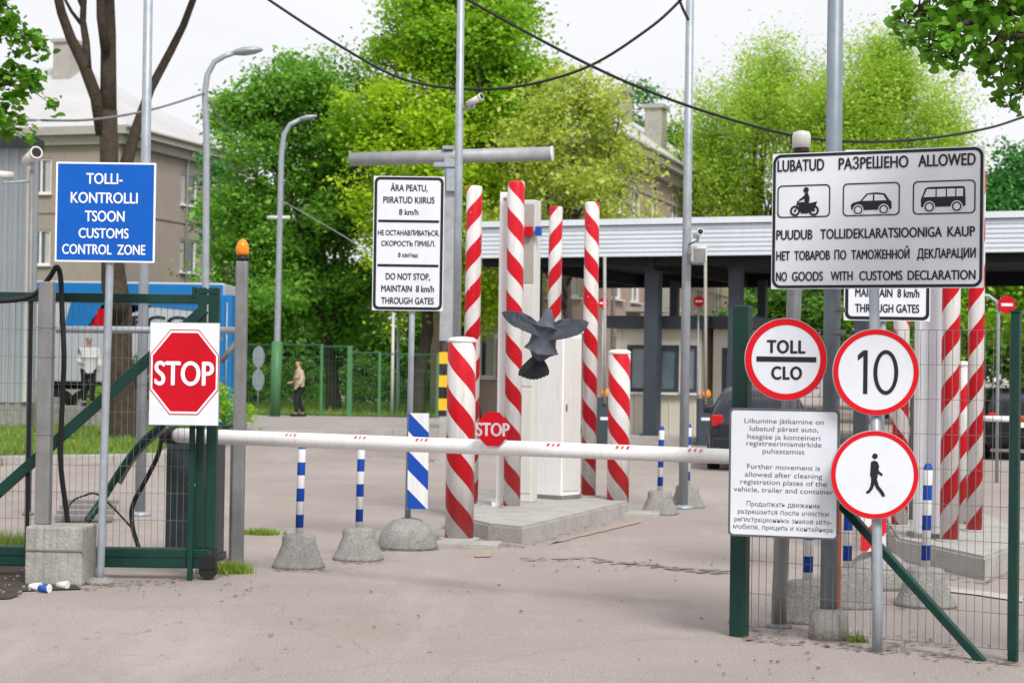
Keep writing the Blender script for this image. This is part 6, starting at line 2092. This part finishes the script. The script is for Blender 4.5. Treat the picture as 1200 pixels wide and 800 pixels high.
up_n = Vector((.1, -1, .1)).normalized()
def arc(pts, n):
    pts = [Vector(p) for p in pts]
    o = []
    for i in range(n):
        t = i / (n - 1)
        o.append((1 - t) ** 2 * pts[0] + 2 * t * (1 - t) * pts[1] + t * t * pts[2])
    return o
wing(rel(632, 382, -.02), rel(621, 372, -.05), rel(611, 367, -.02),
     arc([rel(588, 366, .05), rel(592, 377, .0), rel(604, 384, -.04)], 10), arc([rel(607, 385, -.05), rel(618, 391, -.06), rel(630, 395, -.06)], 9), M['feather'], Vector((.1, -1, .35)).normalized())
wing(rel(645, 383, -.02), rel(656, 376, -.05), rel(666, 374, -.02),
     arc([rel(690, 378, .05), rel(687, 388, .0), rel(675, 394, -.04)], 10), arc([rel(672, 395, -.05), rel(660, 399, -.06), rel(647, 400, -.06)], 9), M['feather'], Vector((-.1, -1, .35)).normalized())
mb = MB()
for k in range(9):
    t = k / 8
    a0 = Vector(rel(631 - 2 * (1 - t), 416, -.01 + .004 * k))
    e = Vector(rel(608 + 34 * t, 440 + 5 * math.sin(PI * t), .03 + .003 * k))
    feather(mb, a0, e, .020, Vector((0, -1, .2)).normalized())
mb.build('tail', M['feather_dark'], bd)

# ------------------------------------------------------------------ small things on the ground
def litter(name, label, cat, px, py, fnb):
    g_ = G(px, py); rt = thing(name, label, cat, g_); fnb(rt, g_); return rt
def cup(m1):
    def f(rt, g_):
        mb = MB(g_); mb.tube([g_ + Vector((-.04, 0, .03)), g_ + Vector((.04, -.02, .034))], [.024, .032], 12); mb.build('cup_body', m1, rt)
        mb = MB(g_); mb.tube([g_ + Vector((.038, -.019, .034)), g_ + Vector((.044, -.021, .034))], [.034, .034], 12); mb.build('rim', M['white'], rt)
    return f
litter('paper_cup', 'crumpled white paper cup lying before the concrete block', 'litter', 41, 692, cup(M['white']))
litter('drink_can', 'small blue drink can lying before the concrete block', 'litter', 52, 694, cup(M['blue']))
litter('paper_cup', 'pale cup lying near the foot of the blue board post', 'litter', 73, 690, cup(M['cream_white']))
def manhole(rt, g_):
    mb = MB(g_); mb.lathe([(.30, 0), (.30, .025), (.27, .03), (.02, .03)], g_, 28); mb.build('frame', M['galv_dark'], rt)
    mb = MB(g_); mb.lathe([(.25, .028), (.25, .036), (.02, .038)], g_, 28); mb.build('lid', M['galv_dark'], rt)
rnd = random.Random(3)
def stones(rt_name, seeds):
    mb = MB()
    for i in range(150):
        px, py = rnd.choice([(rnd.gauss(760, 70), rnd.gauss(666, 5)), (rnd.uniform(100, 300), rnd.uniform(678, 700)), (rnd.uniform(840, 1200), rnd.uniform(745, 800)), (rnd.uniform(0, 60), rnd.uniform(660, 700)), (rnd.uniform(300, 900), rnd.uniform(680, 800))])
        g_ = G(px, py); s = rnd.uniform(.006, .02)
        mb.box((g_.x, g_.y, s * .3 + .01), (s * 1.3, s, s * .8), rnd.uniform(0, 3), bev=s * .2)
    return tag(mb.build('pebbles', M['concrete_base']), kind='stuff')
stones('pebbles', 3)
